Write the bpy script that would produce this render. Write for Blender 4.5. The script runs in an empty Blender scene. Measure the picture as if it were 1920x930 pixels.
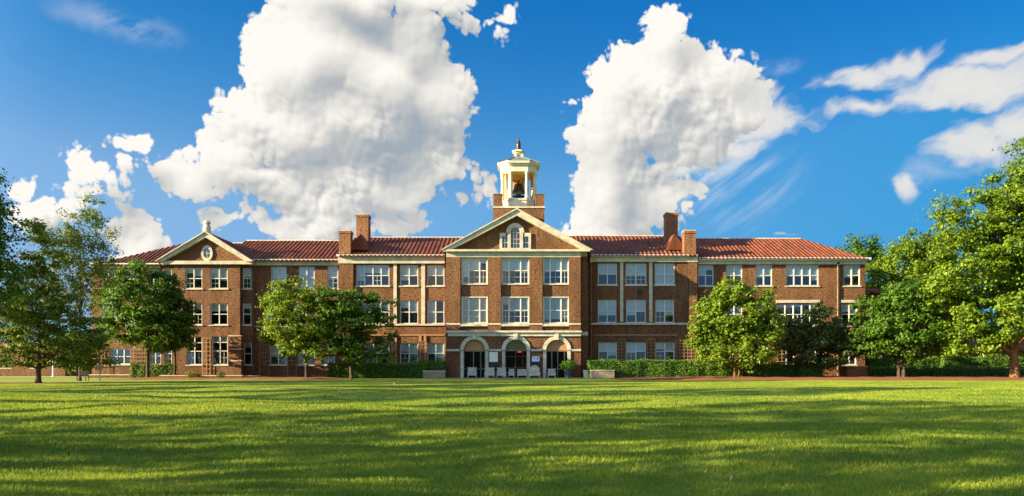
import bpy, math, random
import numpy as np
from mathutils import Vector, Matrix

# ------------------------------------------------------------------ camera, sky, sun, exposure
SC = bpy.context.scene
F = 1500.0            # focal length in pixels of the 1920 px wide photograph
CX, HY, EYE = 960.0, 679.0, 1.65
SUN_EL, SUN_AZ = 17.0, 15.0      # elevation; degrees in front of the facade plane, coming from the left

cam_d = bpy.data.cameras.new('camera')
cam = bpy.data.objects.new('camera', cam_d)
SC.collection.objects.link(cam)
cam.location = (0, 0, EYE)
cam.rotation_euler = (math.radians(90), 0, 0)
cam_d.sensor_width = 36.0
cam_d.lens = 36.0 * F / 1920.0
cam_d.shift_y = (HY - 465.0) / 1920.0
cam_d.clip_start = 0.1
cam_d.clip_end = 6000
SC.camera = cam

SC.view_settings.view_transform = 'Standard'
SC.view_settings.look = 'None'
SC.view_settings.gamma = 1.0
SC.view_settings.use_curve_mapping = False
SC.view_settings.exposure = 1.88
EXPO = 2 ** SC.view_settings.exposure
SC.cycles.use_denoising = True
SC.cycles.max_bounces = 6
SC.cycles.diffuse_bounces = 3
SC.cycles.glossy_bounces = 2
SC.cycles.transmission_bounces = 3
SC.cycles.transparent_max_bounces = 6
SC.cycles.caustics_reflective = False
SC.cycles.caustics_refractive = False

# sun
_to_sun = Vector((-math.cos(math.radians(SUN_AZ)) * math.cos(math.radians(SUN_EL)),
                  -math.sin(math.radians(SUN_AZ)) * math.cos(math.radians(SUN_EL)),
                  math.sin(math.radians(SUN_EL))))
sun_d = bpy.data.lights.new('sun', 'SUN')
sun_d.energy = 5.0
sun_d.angle = math.radians(0.5)
sun_d.color = (1.0, 0.81, 0.46)
sun = bpy.data.objects.new('sun', sun_d)
SC.collection.objects.link(sun)
sun.location = (-60, -20, 50)
sun.rotation_euler = (-_to_sun).to_track_quat('-Z', 'Y').to_euler()


class NT:
    """tiny helper to write node trees compactly"""
    def __init__(s, tree):
        s.t = tree; s.n = tree.nodes; s.l = tree.links
    def new(s, typ, **kw):
        nd = s.n.new(typ)
        for k, v in kw.items(): setattr(nd, k, v)
        return nd
    def put(s, sock, v):
        if hasattr(v, 'is_output'): s.l.new(v, sock)
        elif v is not None: sock.default_value = v
    def math(s, op, a, b=None, c=None, clamp=False):
        nd = s.new('ShaderNodeMath', operation=op, use_clamp=clamp)
        s.put(nd.inputs[0], a)
        if b is not None: s.put(nd.inputs[1], b)
        if c is not None: s.put(nd.inputs[2], c)
        return nd.outputs[0]
    def vmath(s, op, a, b=None, c=None):
        nd = s.new('ShaderNodeVectorMath', operation=op)
        s.put(nd.inputs[0], a)
        if b is not None: s.put(nd.inputs[1], b)
        if c is not None: s.put(nd.inputs[2], c)
        return nd.outputs['Value'] if op in ('LENGTH', 'DOT_PRODUCT', 'DISTANCE') else nd.outputs[0]
    def mix(s, f, a, b):
        nd = s.new('ShaderNodeMix', data_type='RGBA')
        s.put(nd.inputs[0], f); s.put(nd.inputs[6], a); s.put(nd.inputs[7], b)
        return nd.outputs[2]
    def ramp(s, v, a, b, lo=0.0, hi=1.0, smooth=True):
        nd = s.new('ShaderNodeMapRange', interpolation_type='SMOOTHSTEP' if smooth else 'LINEAR')
        s.put(nd.inputs[0], v)
        for i, q in enumerate((a, b, lo, hi)): s.put(nd.inputs[1 + i], q)
        return nd.outputs[0]
    def noise(s, vec, scale, detail=3, rough=0.5, dims='3D', color=False, lac=2.0):
        nd = s.new('ShaderNodeTexNoise', noise_dimensions=dims)
        s.put(nd.inputs['Vector'], vec); s.put(nd.inputs['Scale'], scale)
        nd.inputs['Detail'].default_value = detail; nd.inputs['Roughness'].default_value = rough
        nd.inputs['Lacunarity'].default_value = lac
        return nd.outputs['Color'] if color else nd.outputs['Fac']
    def vor(s, vec, scale, detail=0, dims='2D', rough=0.5, smooth=0.0):
        nd = s.new('ShaderNodeTexVoronoi', voronoi_dimensions=dims)
        if smooth: nd.feature = 'SMOOTH_F1'; nd.inputs['Smoothness'].default_value = smooth
        s.put(nd.inputs['Vector'], vec); s.put(nd.inputs['Scale'], scale)
        nd.inputs['Detail'].default_value = detail; nd.inputs['Roughness'].default_value = rough
        return nd.outputs['Distance']


def sky_p(px, py):
    """direction (azimuth, elevation) of a place in the sky, from its pixel in the photograph"""
    x, z = (px - CX) / F, (HY - py) / F
    return math.atan2(x, 1.0), math.atan2(z, math.hypot(x, 1.0))


# cumulus lobes: centre x, y, half-width, half-height
CUMULUS = [
    (650, -20, 150, 110), (800, -20, 85, 60), (760, 80, 88, 90), (600, 110, 110, 110), (700, 160, 160, 110), (515, 85, 48, 75),
    (800, 205, 105, 75), (650, 235, 170, 90), (560, 250, 130, 75), (472, 200, 40, 26), (455, 290, 75, 42),
    (365, 338, 58, 28), (520, 325, 140, 48), (650, 330, 170, 55), (800, 295, 85, 45), (610, 390, 95, 60),
    (605, 440, 90, 55), (765, 362, 52, 26), (730, 425, 42, 20), (510, 445, 26, 14),
    (1235, 70, 48, 45), (1160, 140, 62, 55), (1230, 160, 100, 80), (1310, 150, 60, 65), (1365, 130, 52, 40),
    (1180, 220, 115, 70), (1300, 215, 105, 55), (1110, 260, 60, 52), (1365, 205, 62, 44), (1265, 262, 70, 40),
    (1145, 330, 85, 80), (1165, 400, 110, 75), (1235, 365, 75, 32), (1130, 445, 100, 60), (1190, 425, 60, 40),
    (150, 335, 38, 32), (190, 350, 46, 32), (258, 278, 38, 26), (228, 308, 32, 26), (245, 455, 58, 34), (60, 385, 50, 24), (5, 340, 22, 22),
    (150, 370, 60, 24), (920, 38, 26, 18), (918, 352, 17, 20), (862, 372, 15, 9), (415, 410, 26, 11),
]
# soft, flatter clouds: x, y, half-width, half-height
SOFT = [
    (1790, 165, 115, 50), (1880, 160, 120, 45), (1850, 270, 110, 55), (1930, 240, 100, 50), (1685, 352, 26, 26), (1720, 115, 80, 22),
    (1625, 143, 100, 30), (1565, 160, 60, 18), (1690, 120, 70, 24), (1620, 200, 90, 20), (1740, 180, 80, 40), (1870, 110, 110, 26), (1410, 228, 115, 46), (1395, 180, 80, 40), (1320, 285, 100, 26), (1290, 320, 70, 20), (1450, 238, 80, 18), (1380, 270, 70, 30),
    (1290, 270, 110, 26), (1480, 440, 36, 7), 
]
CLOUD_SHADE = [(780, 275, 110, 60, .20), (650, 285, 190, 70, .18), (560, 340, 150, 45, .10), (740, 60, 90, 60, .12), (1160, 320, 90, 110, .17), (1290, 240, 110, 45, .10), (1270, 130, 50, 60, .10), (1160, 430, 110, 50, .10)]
FAINT = [(185, 25, 75, 26), (260, 60, 80, 24), (1740, 330, 60, 20), (1450, 125, 50, 14)]

world = bpy.data.worlds.new("World")
SC.world = world
world.use_nodes = True
world.cycles.sampling_method = 'NONE'


def build_sky():
    n = NT(world.node_tree)
    n.n.clear()
    out = n.new('ShaderNodeOutputWorld'); bg = n.new('ShaderNodeBackground')
    n.l.new(bg.outputs[0], out.inputs[0])
    sky = n.new('ShaderNodeTexSky', sky_type='NISHITA', sun_disc=False)
    sky.sun_elevation = math.radians(SUN_EL)
    sky.sun_rotation = math.radians(270 - SUN_AZ)
    sky.altitude = 0; sky.air_density = 1.0; sky.dust_density = 0.3; sky.ozone_density = 2.0
    # deep polarised blue: each channel of the Nishita sky on its own power curve
    sr = n.new('ShaderNodeSeparateColor'); n.l.new(sky.outputs[0], sr.inputs[0])
    cc = n.new('ShaderNodeCombineColor'); ks = 0.1 * EXPO
    for i, (amp, gam) in enumerate(SKY_CURVE):
        v = n.math('POWER', n.math('MINIMUM', n.math('MULTIPLY', sr.outputs[i], ks), (0.66, 1.12, 1.6)[i]), gam)
        n.put(cc.inputs[i], n.math('MULTIPLY', v, amp / ks))
    # sky tinted towards the sun's side; added unseen glow there fills the shade
    tc = n.new('ShaderNodeTexCoord')
    dt = n.vmath('DOT_PRODUCT', tc.outputs['Generated'], tuple(_to_sun))
    side_ = n.mix(n.ramp(dt, -0.75, 0.35), (0.35, 0.90, 0.95, 1), (1.75, 1.22, 1.04, 1))
    mul = n.vmath('MULTIPLY', cc.outputs[0], side_)
    glow = n.new('ShaderNodeVectorMath', operation='SCALE')
    glow.inputs[0].default_value = (0.52, 0.74, 0.95); n.put(glow.inputs['Scale'], n.math('MULTIPLY', n.ramp(dt, 0.30, 1.0), 2.1 / ks))
    sep = n.new('ShaderNodeSeparateXYZ')
    n.l.new(tc.outputs['Generated'], sep.inputs[0])
    x, y, z = sep.outputs
    az = n.math('ARCTAN2', x, y)
    el = n.math('ARCTAN2', z, n.math('SQRT', n.math('ADD', n.math('MULTIPLY', x, x), n.math('MULTIPLY', y, y))))
    mul = n.vmath('MULTIPLY', mul, n.mix(n.ramp(el, 0.08, 0.48), (1, 1, 1, 1), (0.20, 0.70, 0.89, 1)))
    skycol = n.vmath('ADD', mul, glow.outputs[0])
    cmb = n.new('ShaderNodeCombineXYZ'); n.put(cmb.inputs[0], az); n.put(cmb.inputs[1], el)
    p0 = cmb.outputs[0]

    g = bpy.data.node_groups.new('cloud_density', 'ShaderNodeTree')
    g.interface.new_socket('P', in_out='INPUT', socket_type='NodeSocketVector')
    g.interface.new_socket('H', in_out='OUTPUT', socket_type='NodeSocketFloat')
    g.interface.new_socket('C', in_out='OUTPUT', socket_type='NodeSocketFloat')
    g.interface.new_socket('B', in_out='OUTPUT', socket_type='NodeSocketFloat')
    q = NT(g)
    gi = q.new('NodeGroupInput'); go = q.new('NodeGroupOutput')
    P = gi.outputs[0]
    w1 = q.vmath('MULTIPLY_ADD', q.noise(P, 9.0, 1, 0.5, '2D', True), (0.070, 0.070, 0), (-0.035, -0.035, 0))
    w2 = q.vmath('MULTIPLY_ADD', q.noise(P, 45.0, 2, 0.5, '2D', True), (0.014, 0.014, 0), (-0.007, -0.007, 0))
    Pw = q.vmath('ADD', q.vmath('ADD', P, w1), w2)
    Ps = q.vmath('ADD', P, w1)
    cur = None
    for (bx, by, rx, ry) in CUMULUS:
        a, e = sky_p(bx, by)
        a1, _ = sky_p(bx + rx, by); a0, _ = sky_p(bx - rx, by)
        _, e1 = sky_p(bx, by - ry); _, e0 = sky_p(bx, by + ry)
        ia, ie = 2 / (a1 - a0), 2 / (e1 - e0)
        d = q.vmath('LENGTH', q.vmath('MULTIPLY_ADD', Ps, (ia, ie, 0), (-a * ia, -e * ie, 0)))
        # thickness grows with the lobe's size, so that big lobes read as deep
        s = min(rx, ry) / 60.0
        hgt = q.math('MULTIPLY_ADD', d, -s, s)
        cur = hgt if cur is None else q.math('SMOOTH_MAX', cur, hgt, 0.25)
    # cumulus elsewhere in the sky, outside the modelled fronts
    sp = q.new('ShaderNodeSeparateXYZ'); q.l.new(P, sp.inputs[0])
    side = q.ramp(q.math('ABSOLUTE', sp.outputs[0]), 0.68, 0.8)
    gen = q.math('MULTIPLY_ADD', q.noise(P, 3.2, 2, 0.5, '2D'), 6.0, -3.4)
    gen = q.math('SUBTRACT', gen, q.math('MULTIPLY_ADD', side, -6.0, 6.0))
    cur = q.math('MAXIMUM', cur, gen)
    # billows: rounded cells at four sizes
    b = bs_ = None
    w3 = q.vmath('MULTIPLY_ADD', q.noise(P, 22.0, 1, 0.5, '2D', True), (0.020, 0.020, 0), (-0.010, -0.010, 0))
    Pb = q.vmath('ADD', P, w3)
    for sc_, am, sh_ in ((15.0, 0.85, 0.55), (34.0, 0.72, 1.0), (78.0, 0.46, 1.0), (170.0, 0.26, 0.6)):
        v = q.vor(Pb, sc_, 0)
        t = q.math('MULTIPLY_ADD', q.math('MULTIPLY', v, v), -am, am * 0.24)
        b = t if b is None else q.math('ADD', b, t)
        bs_ = q.math('MULTIPLY', t, sh_) if bs_ is None else q.math('MULTIPLY_ADD', t, sh_, bs_)
    fb = q.math('MULTIPLY_ADD', q.noise(P, 40.0, 5, 0.6, '2D'), 0.50, -0.25)
    q.l.new(q.math('ADD', q.math('ADD', q.math('MULTIPLY_ADD', cur, 1.25, 0.12), b), fb), go.inputs[0])
    q.l.new(cur, go.inputs[1])
    q.l.new(bs_, go.inputs[2])

    def dens(p):
        nd = n.new('ShaderNodeGroup'); nd.node_tree = g
        n.put(nd.inputs[0], p)
        return nd.outputs
    d0 = dens(p0); d1 = dens(n.vmath('ADD', p0, (-0.0045, 0.006, 0))); d2 = dens(n.vmath('ADD', p0, (-0.026, 0.036, 0)))
    h0 = d0[0]
    alpha = n.ramp(h0, -0.08, 0.14)
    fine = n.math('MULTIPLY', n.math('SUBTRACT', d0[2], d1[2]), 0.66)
    # painted fold shading weakens in random patches
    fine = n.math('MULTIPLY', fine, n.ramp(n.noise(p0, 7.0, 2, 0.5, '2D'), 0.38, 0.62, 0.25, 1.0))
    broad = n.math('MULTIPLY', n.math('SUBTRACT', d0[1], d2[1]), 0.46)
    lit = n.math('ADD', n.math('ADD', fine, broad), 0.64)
    # deep middles painted darker, as if passing less light
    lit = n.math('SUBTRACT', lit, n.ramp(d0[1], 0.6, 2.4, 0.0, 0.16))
    # shade painted by hand into undersides and far flanks of the towers
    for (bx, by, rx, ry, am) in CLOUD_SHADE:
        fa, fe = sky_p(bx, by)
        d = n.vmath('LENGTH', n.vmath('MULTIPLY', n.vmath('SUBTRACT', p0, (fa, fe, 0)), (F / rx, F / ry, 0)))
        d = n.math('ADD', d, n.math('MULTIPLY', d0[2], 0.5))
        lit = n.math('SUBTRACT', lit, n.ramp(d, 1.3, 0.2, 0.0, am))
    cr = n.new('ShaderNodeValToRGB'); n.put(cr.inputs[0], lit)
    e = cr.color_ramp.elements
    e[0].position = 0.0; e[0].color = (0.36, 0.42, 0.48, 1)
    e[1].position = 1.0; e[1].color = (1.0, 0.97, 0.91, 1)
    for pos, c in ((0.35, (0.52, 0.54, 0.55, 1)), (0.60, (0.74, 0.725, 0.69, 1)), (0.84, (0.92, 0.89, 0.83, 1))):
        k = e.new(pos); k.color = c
    # soft clouds
    sw = n.vmath('ADD', p0, n.vmath('MULTIPLY_ADD', n.noise(p0, 14.0, 3, 0.55, '2D', True), (0.06, 0.04, 0), (-0.03, -0.02, 0)))
    soft = None
    for (bx, by, rx, ry) in SOFT:
        a, el_ = sky_p(bx, by)
        a1, _ = sky_p(bx + rx, by); a0, _ = sky_p(bx - rx, by)
        _, e1 = sky_p(bx, by - ry); _, e0 = sky_p(bx, by + ry)
        ia, ie = 2 / (a1 - a0), 2 / (e1 - e0)
        d = n.vmath('LENGTH', n.vmath('MULTIPLY_ADD', sw, (ia, ie, 0), (-a * ia, -el_ * ie, 0)))
        s = min(1.0, min(rx, ry) / 40.0 + 0.15)
        hgt = n.math('MULTIPLY_ADD', d, -s, s)
        soft = hgt if soft is None else n.math('SMOOTH_MAX', soft, hgt, 0.2)
    rot = n.new('ShaderNodeVectorRotate', rotation_type='Z_AXIS'); n.put(rot.inputs['Vector'], sw)
    rot.inputs['Angle'].default_value = -0.35
    st = n.vmath('MULTIPLY', rot.outputs[0], (1.0, 3.0, 1.0))
    wisp = n.noise(st, 16.0, 5, 0.6, '2D')
    sh = n.math('ADD', soft, n.math('MULTIPLY_ADD', wisp, 0.95, -0.46))
    salpha = n.ramp(sh, 0.0, 0.60, 0.0, 0.94)
    # thin cirrus fan right of the second cumulus, and faint veils
    a, el_ = sky_p(1365, 335)
    rr = n.vmath('LENGTH', n.vmath('MULTIPLY', n.vmath('SUBTRACT', p0, (a, el_, 0)), (9.0, 12.0, 0)))
    rot2 = n.new('ShaderNodeVectorRotate', rotation_type='Z_AXIS')
    n.put(rot2.inputs['Vector'], n.vmath('ADD', p0, n.vmath('MULTIPLY_ADD', n.noise(p0, 5.0, 1, 0.5, '2D', True), (0.05, 0.05, 0), (-0.025, -0.025, 0))))
    rot2.inputs['Angle'].default_value = -0.62
    cir = n.math('MULTIPLY', n.ramp(rr, 1.0, 0.15), n.ramp(n.noise(n.vmath('MULTIPLY', rot2.outputs[0], (1.0, 6.0, 1.0)), 7.0, 4, 0.55, '2D'), 0.40, 0.78, 0.0, 0.62))
    fnt = None
    for (bx, by, rx, ry) in FAINT:
        fa, fe = sky_p(bx, by)
        d = n.vmath('LENGTH', n.vmath('MULTIPLY', n.vmath('SUBTRACT', sw, (fa, fe, 0)), (F / rx, F / ry, 0)))
        v = n.ramp(d, 1.3, 0.0, 0.0, 0.30)
        fnt = v if fnt is None else n.math('MAXIMUM', fnt, v)
    cir = n.math('MAXIMUM', cir, n.math('MULTIPLY', fnt, n.ramp(wisp, 0.25, 0.6)))
    softlit = n.ramp(sh, 0.1, 1.0)
    scol = n.mix(softlit, (0.70, 0.72, 0.76, 1), (0.84, 0.82, 0.77, 1))

    def scale(col, f):
        return n.vmath('SCALE', col, None) if False else n.mix(1.0, col, col)
    k = 1.0 / (0.1 * EXPO)      # cloud brightness relative to a sky at strength 0.1
    def bright(col):
        nd = n.new('ShaderNodeVectorMath', operation='SCALE')
        n.put(nd.inputs[0], col); nd.inputs['Scale'].default_value = k
        return nd.outputs[0]
    # keep clouds above the horizon
    up = n.ramp(el, 0.0, 0.03)
    c = n.mix(n.math('MULTIPLY', cir, up), skycol, bright((0.78, 0.82, 0.86)))
    c = n.mix(n.math('MULTIPLY', salpha, up), c, bright(scol))
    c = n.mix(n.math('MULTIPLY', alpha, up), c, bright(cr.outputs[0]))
    n.l.new(c, bg.inputs[0])
    bg.inputs[1].default_value = 0.1


SKY_CURVE = ((0.42, 2.4), (0.36, 1.0), (0.58, 0.62))
build_sky()

# ------------------------------------------------------------------ helpers
def PX(px, Y): return (px - CX) * Y / F
def PZ(py, Y): return EYE + (HY - py) * Y / F

RNG = np.random.default_rng(7)
random.seed(7)


class MB:
    """collects faces in world coordinates and links them as one mesh object"""
    def __init__(s): s.v = []; s.f = []
    def quad(s, *pts):
        b = len(s.v); s.v.extend([tuple(p) for p in pts]); s.f.append(tuple(range(b, b + len(pts))))
    def box(s, x0, x1, y0, y1, z0, z1):
        if x0 > x1: x0, x1 = x1, x0
        if z0 > z1: z0, z1 = z1, z0
        if y0 > y1: y0, y1 = y1, y0
        b = len(s.v)
        s.v += [(x0, y0, z0), (x1, y0, z0), (x1, y1, z0), (x0, y1, z0), (x0, y0, z1), (x1, y0, z1), (x1, y1, z1), (x0, y1, z1)]
        for q in ((0, 3, 2, 1), (4, 5, 6, 7), (0, 1, 5, 4), (1, 2, 6, 5), (2, 3, 7, 6), (3, 0, 4, 7)): s.f.append(tuple(b + i for i in q))
        return s
    def prism_y(s, poly, y0, y1):
        """polygon in x,z (counter-clockwise seen from the camera) extruded along y"""
        n = len(poly); b = len(s.v)
        s.v += [(x, y0, z) for x, z in poly] + [(x, y1, z) for x, z in poly]
        s.f.append(tuple(b + i for i in range(n))); s.f.append(tuple(b + n + i for i in reversed(range(n))))
        for i in range(n):
            j = (i + 1) % n
            s.f.append((b + j, b + i, b + n + i, b + n + j))
        return s
    def prism_z(s, poly, z0, z1, top_scale=1.0, c=(0, 0)):
        n = len(poly); b = len(s.v)
        s.v += [(x, y, z0) for x, y in poly] + [(c[0] + (x - c[0]) * top_scale, c[1] + (y - c[1]) * top_scale, z1) for x, y in poly]
        s.f.append(tuple(b + i for i in reversed(range(n)))); s.f.append(tuple(b + n + i for i in range(n)))
        for i in range(n):
            j = (i + 1) % n
            s.f.append((b + i, b + j, b + n + j, b + n + i))
        return s
    def tube(s, pts, rad, seg=8, cap=True):
        pts = [Vector(p) for p in pts]
        n = len(pts); b = len(s.v)
        for i, p in enumerate(pts):
            t = (pts[min(i + 1, n - 1)] - pts[max(i - 1, 0)]).normalized()
            ref = Vector((0, 1, 0)) if abs(t.z) > 0.6 else Vector((0, 0, 1))
            u = t.cross(ref).normalized(); w = t.cross(u).normalized()
            r = rad[i] if isinstance(rad, (list, tuple)) else rad
            for k in range(seg):
                a = 2 * math.pi * k / seg
                s.v.append(tuple(p + (u * math.cos(a) + w * math.sin(a)) * r))
        for i in range(n - 1):
            for k in range(seg):
                k2 = (k + 1) % seg
                s.f.append((b + i * seg + k, b + (i + 1) * seg + k, b + (i + 1) * seg + k2, b + i * seg + k2))
        if cap:
            s.f.append(tuple(b + k for k in range(seg)))
            s.f.append(tuple(b + (n - 1) * seg + k for k in reversed(range(seg))))
        return s
    def lathe(s, c, prof, seg=24):
        b = len(s.v); n = len(prof)
        for r, z in prof:
            for k in range(seg):
                a = 2 * math.pi * k / seg
                s.v.append((c[0] + r * math.cos(a), c[1] + r * math.sin(a), z))
        for i in range(n - 1):
            for k in range(seg):
                k2 = (k + 1) % seg
                s.f.append((b + i * seg + k, b + i * seg + k2, b + (i + 1) * seg + k2, b + (i + 1) * seg + k))
        s.f.append(tuple(b + k for k in reversed(range(seg)))); s.f.append(tuple(b + (n - 1) * seg + k for k in range(seg)))
        return s
    def build(s, name, mat, parent=None, smooth=False, base=None):
        V = np.array(s.v, dtype=np.float64)
        if base is None: base = ((V[:, 0].min() + V[:, 0].max()) / 2, (V[:, 1].min() + V[:, 1].max()) / 2, V[:, 2].min())
        base = np.array(base)
        me = bpy.data.meshes.new(name)
        me.from_pydata((V - base).tolist(), [], s.f)
        me.materials.append(mat)
        if smooth: me.polygons.foreach_set('use_smooth', [True] * len(me.polygons))
        me.update()
        o = bpy.data.objects.new(name, me)
        SC.collection.objects.link(o)
        attach(o, base, parent)
        return o


WORLD = {}


def attach(o, base, parent):
    WORLD[o] = np.array(base, dtype=float)
    if parent is not None:
        o.parent = parent
        o.location = tuple(WORLD[o] - WORLD[parent])
    else:
        o.location = tuple(base)


def tag(o, label, cat, group=None, kind=None):
    if label: o['label'] = label
    if cat: o['category'] = cat
    if group: o['group'] = group
    if kind: o['kind'] = kind
    return o


def thing(name, loc, label, cat, group=None):
    o = bpy.data.objects.new(name, None)
    SC.collection.objects.link(o)
    o.empty_display_size = 0.3
    attach(o, loc, None)
    return tag(o, label, cat, group)


def copy_tree(o, parent=None):
    c = o.copy(); SC.collection.objects.link(c)
    if parent is not None: c.parent = parent
    for ch in [k for k in o.children]: copy_tree(ch, c)
    return c


def fast_mesh(name, verts, nper, mat, parent, base, attr=None):
    """mesh made of separate n-gons, verts shaped (count, nper, 3) in world coordinates"""
    cnt = len(verts)
    me = bpy.data.meshes.new(name)
    me.vertices.add(cnt * nper); me.loops.add(cnt * nper); me.polygons.add(cnt)
    V = (verts.reshape(-1, 3) - np.array(base)).astype(np.float32)
    me.vertices.foreach_set('co', V.ravel())
    me.loops.foreach_set('vertex_index', np.arange(cnt * nper, dtype=np.int32))
    me.polygons.foreach_set('loop_start', np.arange(0, cnt * nper, nper, dtype=np.int32))
    me.polygons.foreach_set('loop_total', np.full(cnt, nper, dtype=np.int32))
    me.update(calc_edges=True)
    me.materials.append(mat)
    o = bpy.data.objects.new(name, me)
    SC.collection.objects.link(o)
    attach(o, base, parent)
    return o


# ------------------------------------------------------------------ materials
def new_mat(name):
    m = bpy.data.materials.new(name); m.use_nodes = True
    n = NT(m.node_tree); bs = n.n['Principled BSDF']
    return m, n, bs


def simple(name, col, rough=0.6, metal=0.0, var=0.12, scale=3.0, bump=0.0, spec=0.4):
    m, n, b = new_mat(name)
    pos = n.new('ShaderNodeNewGeometry').outputs['Position']
    f = n.noise(pos, scale, 5, 0.6)
    d = tuple(c * (1 - var * 1.6) for c in col) + (1,); u = tuple(min(1, c * (1 + var)) for c in col) + (1,)
    n.l.new(n.mix(n.ramp(f, 0.3, 0.7), d, u), b.inputs['Base Color'])
    b.inputs['Roughness'].default_value = rough; b.inputs['Metallic'].default_value = metal
    b.inputs['Specular IOR Level'].default_value = spec
    if bump:
        bp = n.new('ShaderNodeBump'); bp.inputs['Strength'].default_value = bump; bp.inputs['Distance'].default_value = 0.02
        n.l.new(f, bp.inputs['Height']); n.l.new(bp.outputs[0], b.inputs['Normal'])
    return m


def brick_mat(name, c1, c2, mortar, seed=0.0):
    m, n, b = new_mat(name)
    pos = n.new('ShaderNodeNewGeometry').outputs['Position']
    sp = n.new('ShaderNodeSeparateXYZ'); n.l.new(pos, sp.inputs[0])
    cb = n.new('ShaderNodeCombineXYZ')
    n.put(cb.inputs[0], n.math('ADD', sp.outputs[0], sp.outputs[1])); n.put(cb.inputs[1], sp.outputs[2])
    uv = cb.outputs[0]
    br = n.new('ShaderNodeTexBrick'); n.l.new(uv, br.inputs['Vector'])
    br.inputs['Scale'].default_value = 1.0; br.inputs['Brick Width'].default_value = 0.215; br.inputs['Row Height'].default_value = 0.075
    br.inputs['Mortar Size'].default_value = 0.008; br.inputs['Bias'].default_value = -0.1
    br.inputs['Color1'].default_value = c1 + (1,); br.inputs['Color2'].default_value = c2 + (1,); br.inputs['Mortar'].default_value = mortar + (1,)
    # speckle of odd burnt and pale bricks, wider than tall, plus slow weather staining
    st = n.vmath('MULTIPLY', uv, (1.0, 2.6, 1.0))
    sp1 = n.noise(st, 3.4, 3, 0.7, '2D')
    col = n.mix(n.ramp(sp1, 0.50, 0.64), br.outputs[0], tuple(c * 0.42 for c in c1) + (1,))
    sp2 = n.noise(n.vmath('ADD', st, (17.0, 3.0, 0)), 3.8, 3, 0.7, '2D')
    col = n.mix(n.ramp(sp2, 0.54, 0.72), col, tuple(min(1, c * 2.0) for c in c2) + (1,))
    big = n.noise(n.vmath('MULTIPLY', uv, (1.0, 0.45, 1.0)), 0.55, 4, 0.6, '2D')
    col = n.mix(n.ramp(big, 0.35, 0.70, 0.0, 0.50), col, tuple(c * 0.55 for c in c1) + (1,))
    streak = n.noise(n.vmath('MULTIPLY', uv, (1.6, 0.12, 1.0)), 1.3, 4, 0.65, '2D')
    col = n.mix(n.ramp(streak, 0.55, 0.75, 0.0, 0.45), col, tuple(c * 0.5 for c in c1) + (1,))
    n.l.new(col, b.inputs['Base Color'])
    b.inputs['Roughness'].default_value = 0.85; b.inputs['Specular IOR Level'].default_value = 0.25
    bp = n.new('ShaderNodeBump'); bp.inputs['Strength'].default_value = 0.5; bp.inputs['Distance'].default_value = 0.02
    n.l.new(n.math('MULTIPLY_ADD', br.outputs['Fac'], -1.0, sp1), bp.inputs['Height']); n.l.new(bp.outputs[0], b.inputs['Normal'])
    return m


def leaf_mat(name, dark, light, trans=0.35, hue_var=0.04):
    m, n, b = new_mat(name)
    geo = n.new('ShaderNodeNewGeometry')
    rnd = geo.outputs['Random Per Island']
    big = n.noise(geo.outputs['Position'], 0.7, 3, 0.6)
    f = n.math('ADD', n.math('MULTIPLY', rnd, 0.62), n.math('MULTIPLY', n.ramp(big, 0.3, 0.7), 0.45), clamp=True)
    col = n.mix(f, dark + (1,), light + (1,))
    n.l.new(col, b.inputs['Base Color'])
    b.inputs['Roughness'].default_value = 0.55; b.inputs['Specular IOR Level'].default_value = 0.3
    tr = n.new('ShaderNodeBsdfTranslucent')
    hs = n.new('ShaderNodeHueSaturation'); n.l.new(col, hs.inputs['Color']); hs.inputs['Value'].default_value = 1.5; hs.inputs['Hue'].default_value = 0.485
    n.l.new(hs.outputs[0], tr.inputs[0])
    mx = n.new('ShaderNodeMixShader'); mx.inputs[0].default_value = trans
    n.l.new(b.outputs[0], mx.inputs[1]); n.l.new(tr.outputs[0], mx.inputs[2])
    n.l.new(mx.outputs[0], n.n['Material Output'].inputs[0])
    return m


def glass_mat(name, tint=(0.75, 0.85, 0.9), refl=0.085, grow=0.6):
    """window glass: lets the room show through, mirrors the sky"""
    m, n, b = new_mat(name)
    tr = n.new('ShaderNodeBsdfTransparent'); tr.inputs[0].default_value = tint + (1,)
    gl = n.new('ShaderNodeBsdfGlossy'); gl.inputs['Roughness'].default_value = 0.02; gl.inputs[0].default_value = (0.9, 0.95, 1.0, 1)
    pos = n.new('ShaderNodeNewGeometry').outputs['Position']
    bp = n.new('ShaderNodeBump'); bp.inputs['Strength'].default_value = 0.12; bp.inputs['Distance'].default_value = 0.05
    n.l.new(n.noise(pos, 1.7, 2, 0.5), bp.inputs['Height']); n.l.new(bp.outputs[0], gl.inputs['Normal'])
    lw = n.new('ShaderNodeLayerWeight'); lw.inputs[0].default_value = 0.35
    mx = n.new('ShaderNodeMixShader')
    n.put(mx.inputs[0], n.math('MULTIPLY_ADD', lw.outputs['Fresnel'], grow, refl, clamp=True))
    n.l.new(tr.outputs[0], mx.inputs[1]); n.l.new(gl.outputs[0], mx.inputs[2])
    n.l.new(mx.outputs[0], n.n['Material Output'].inputs[0])
    return m


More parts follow.
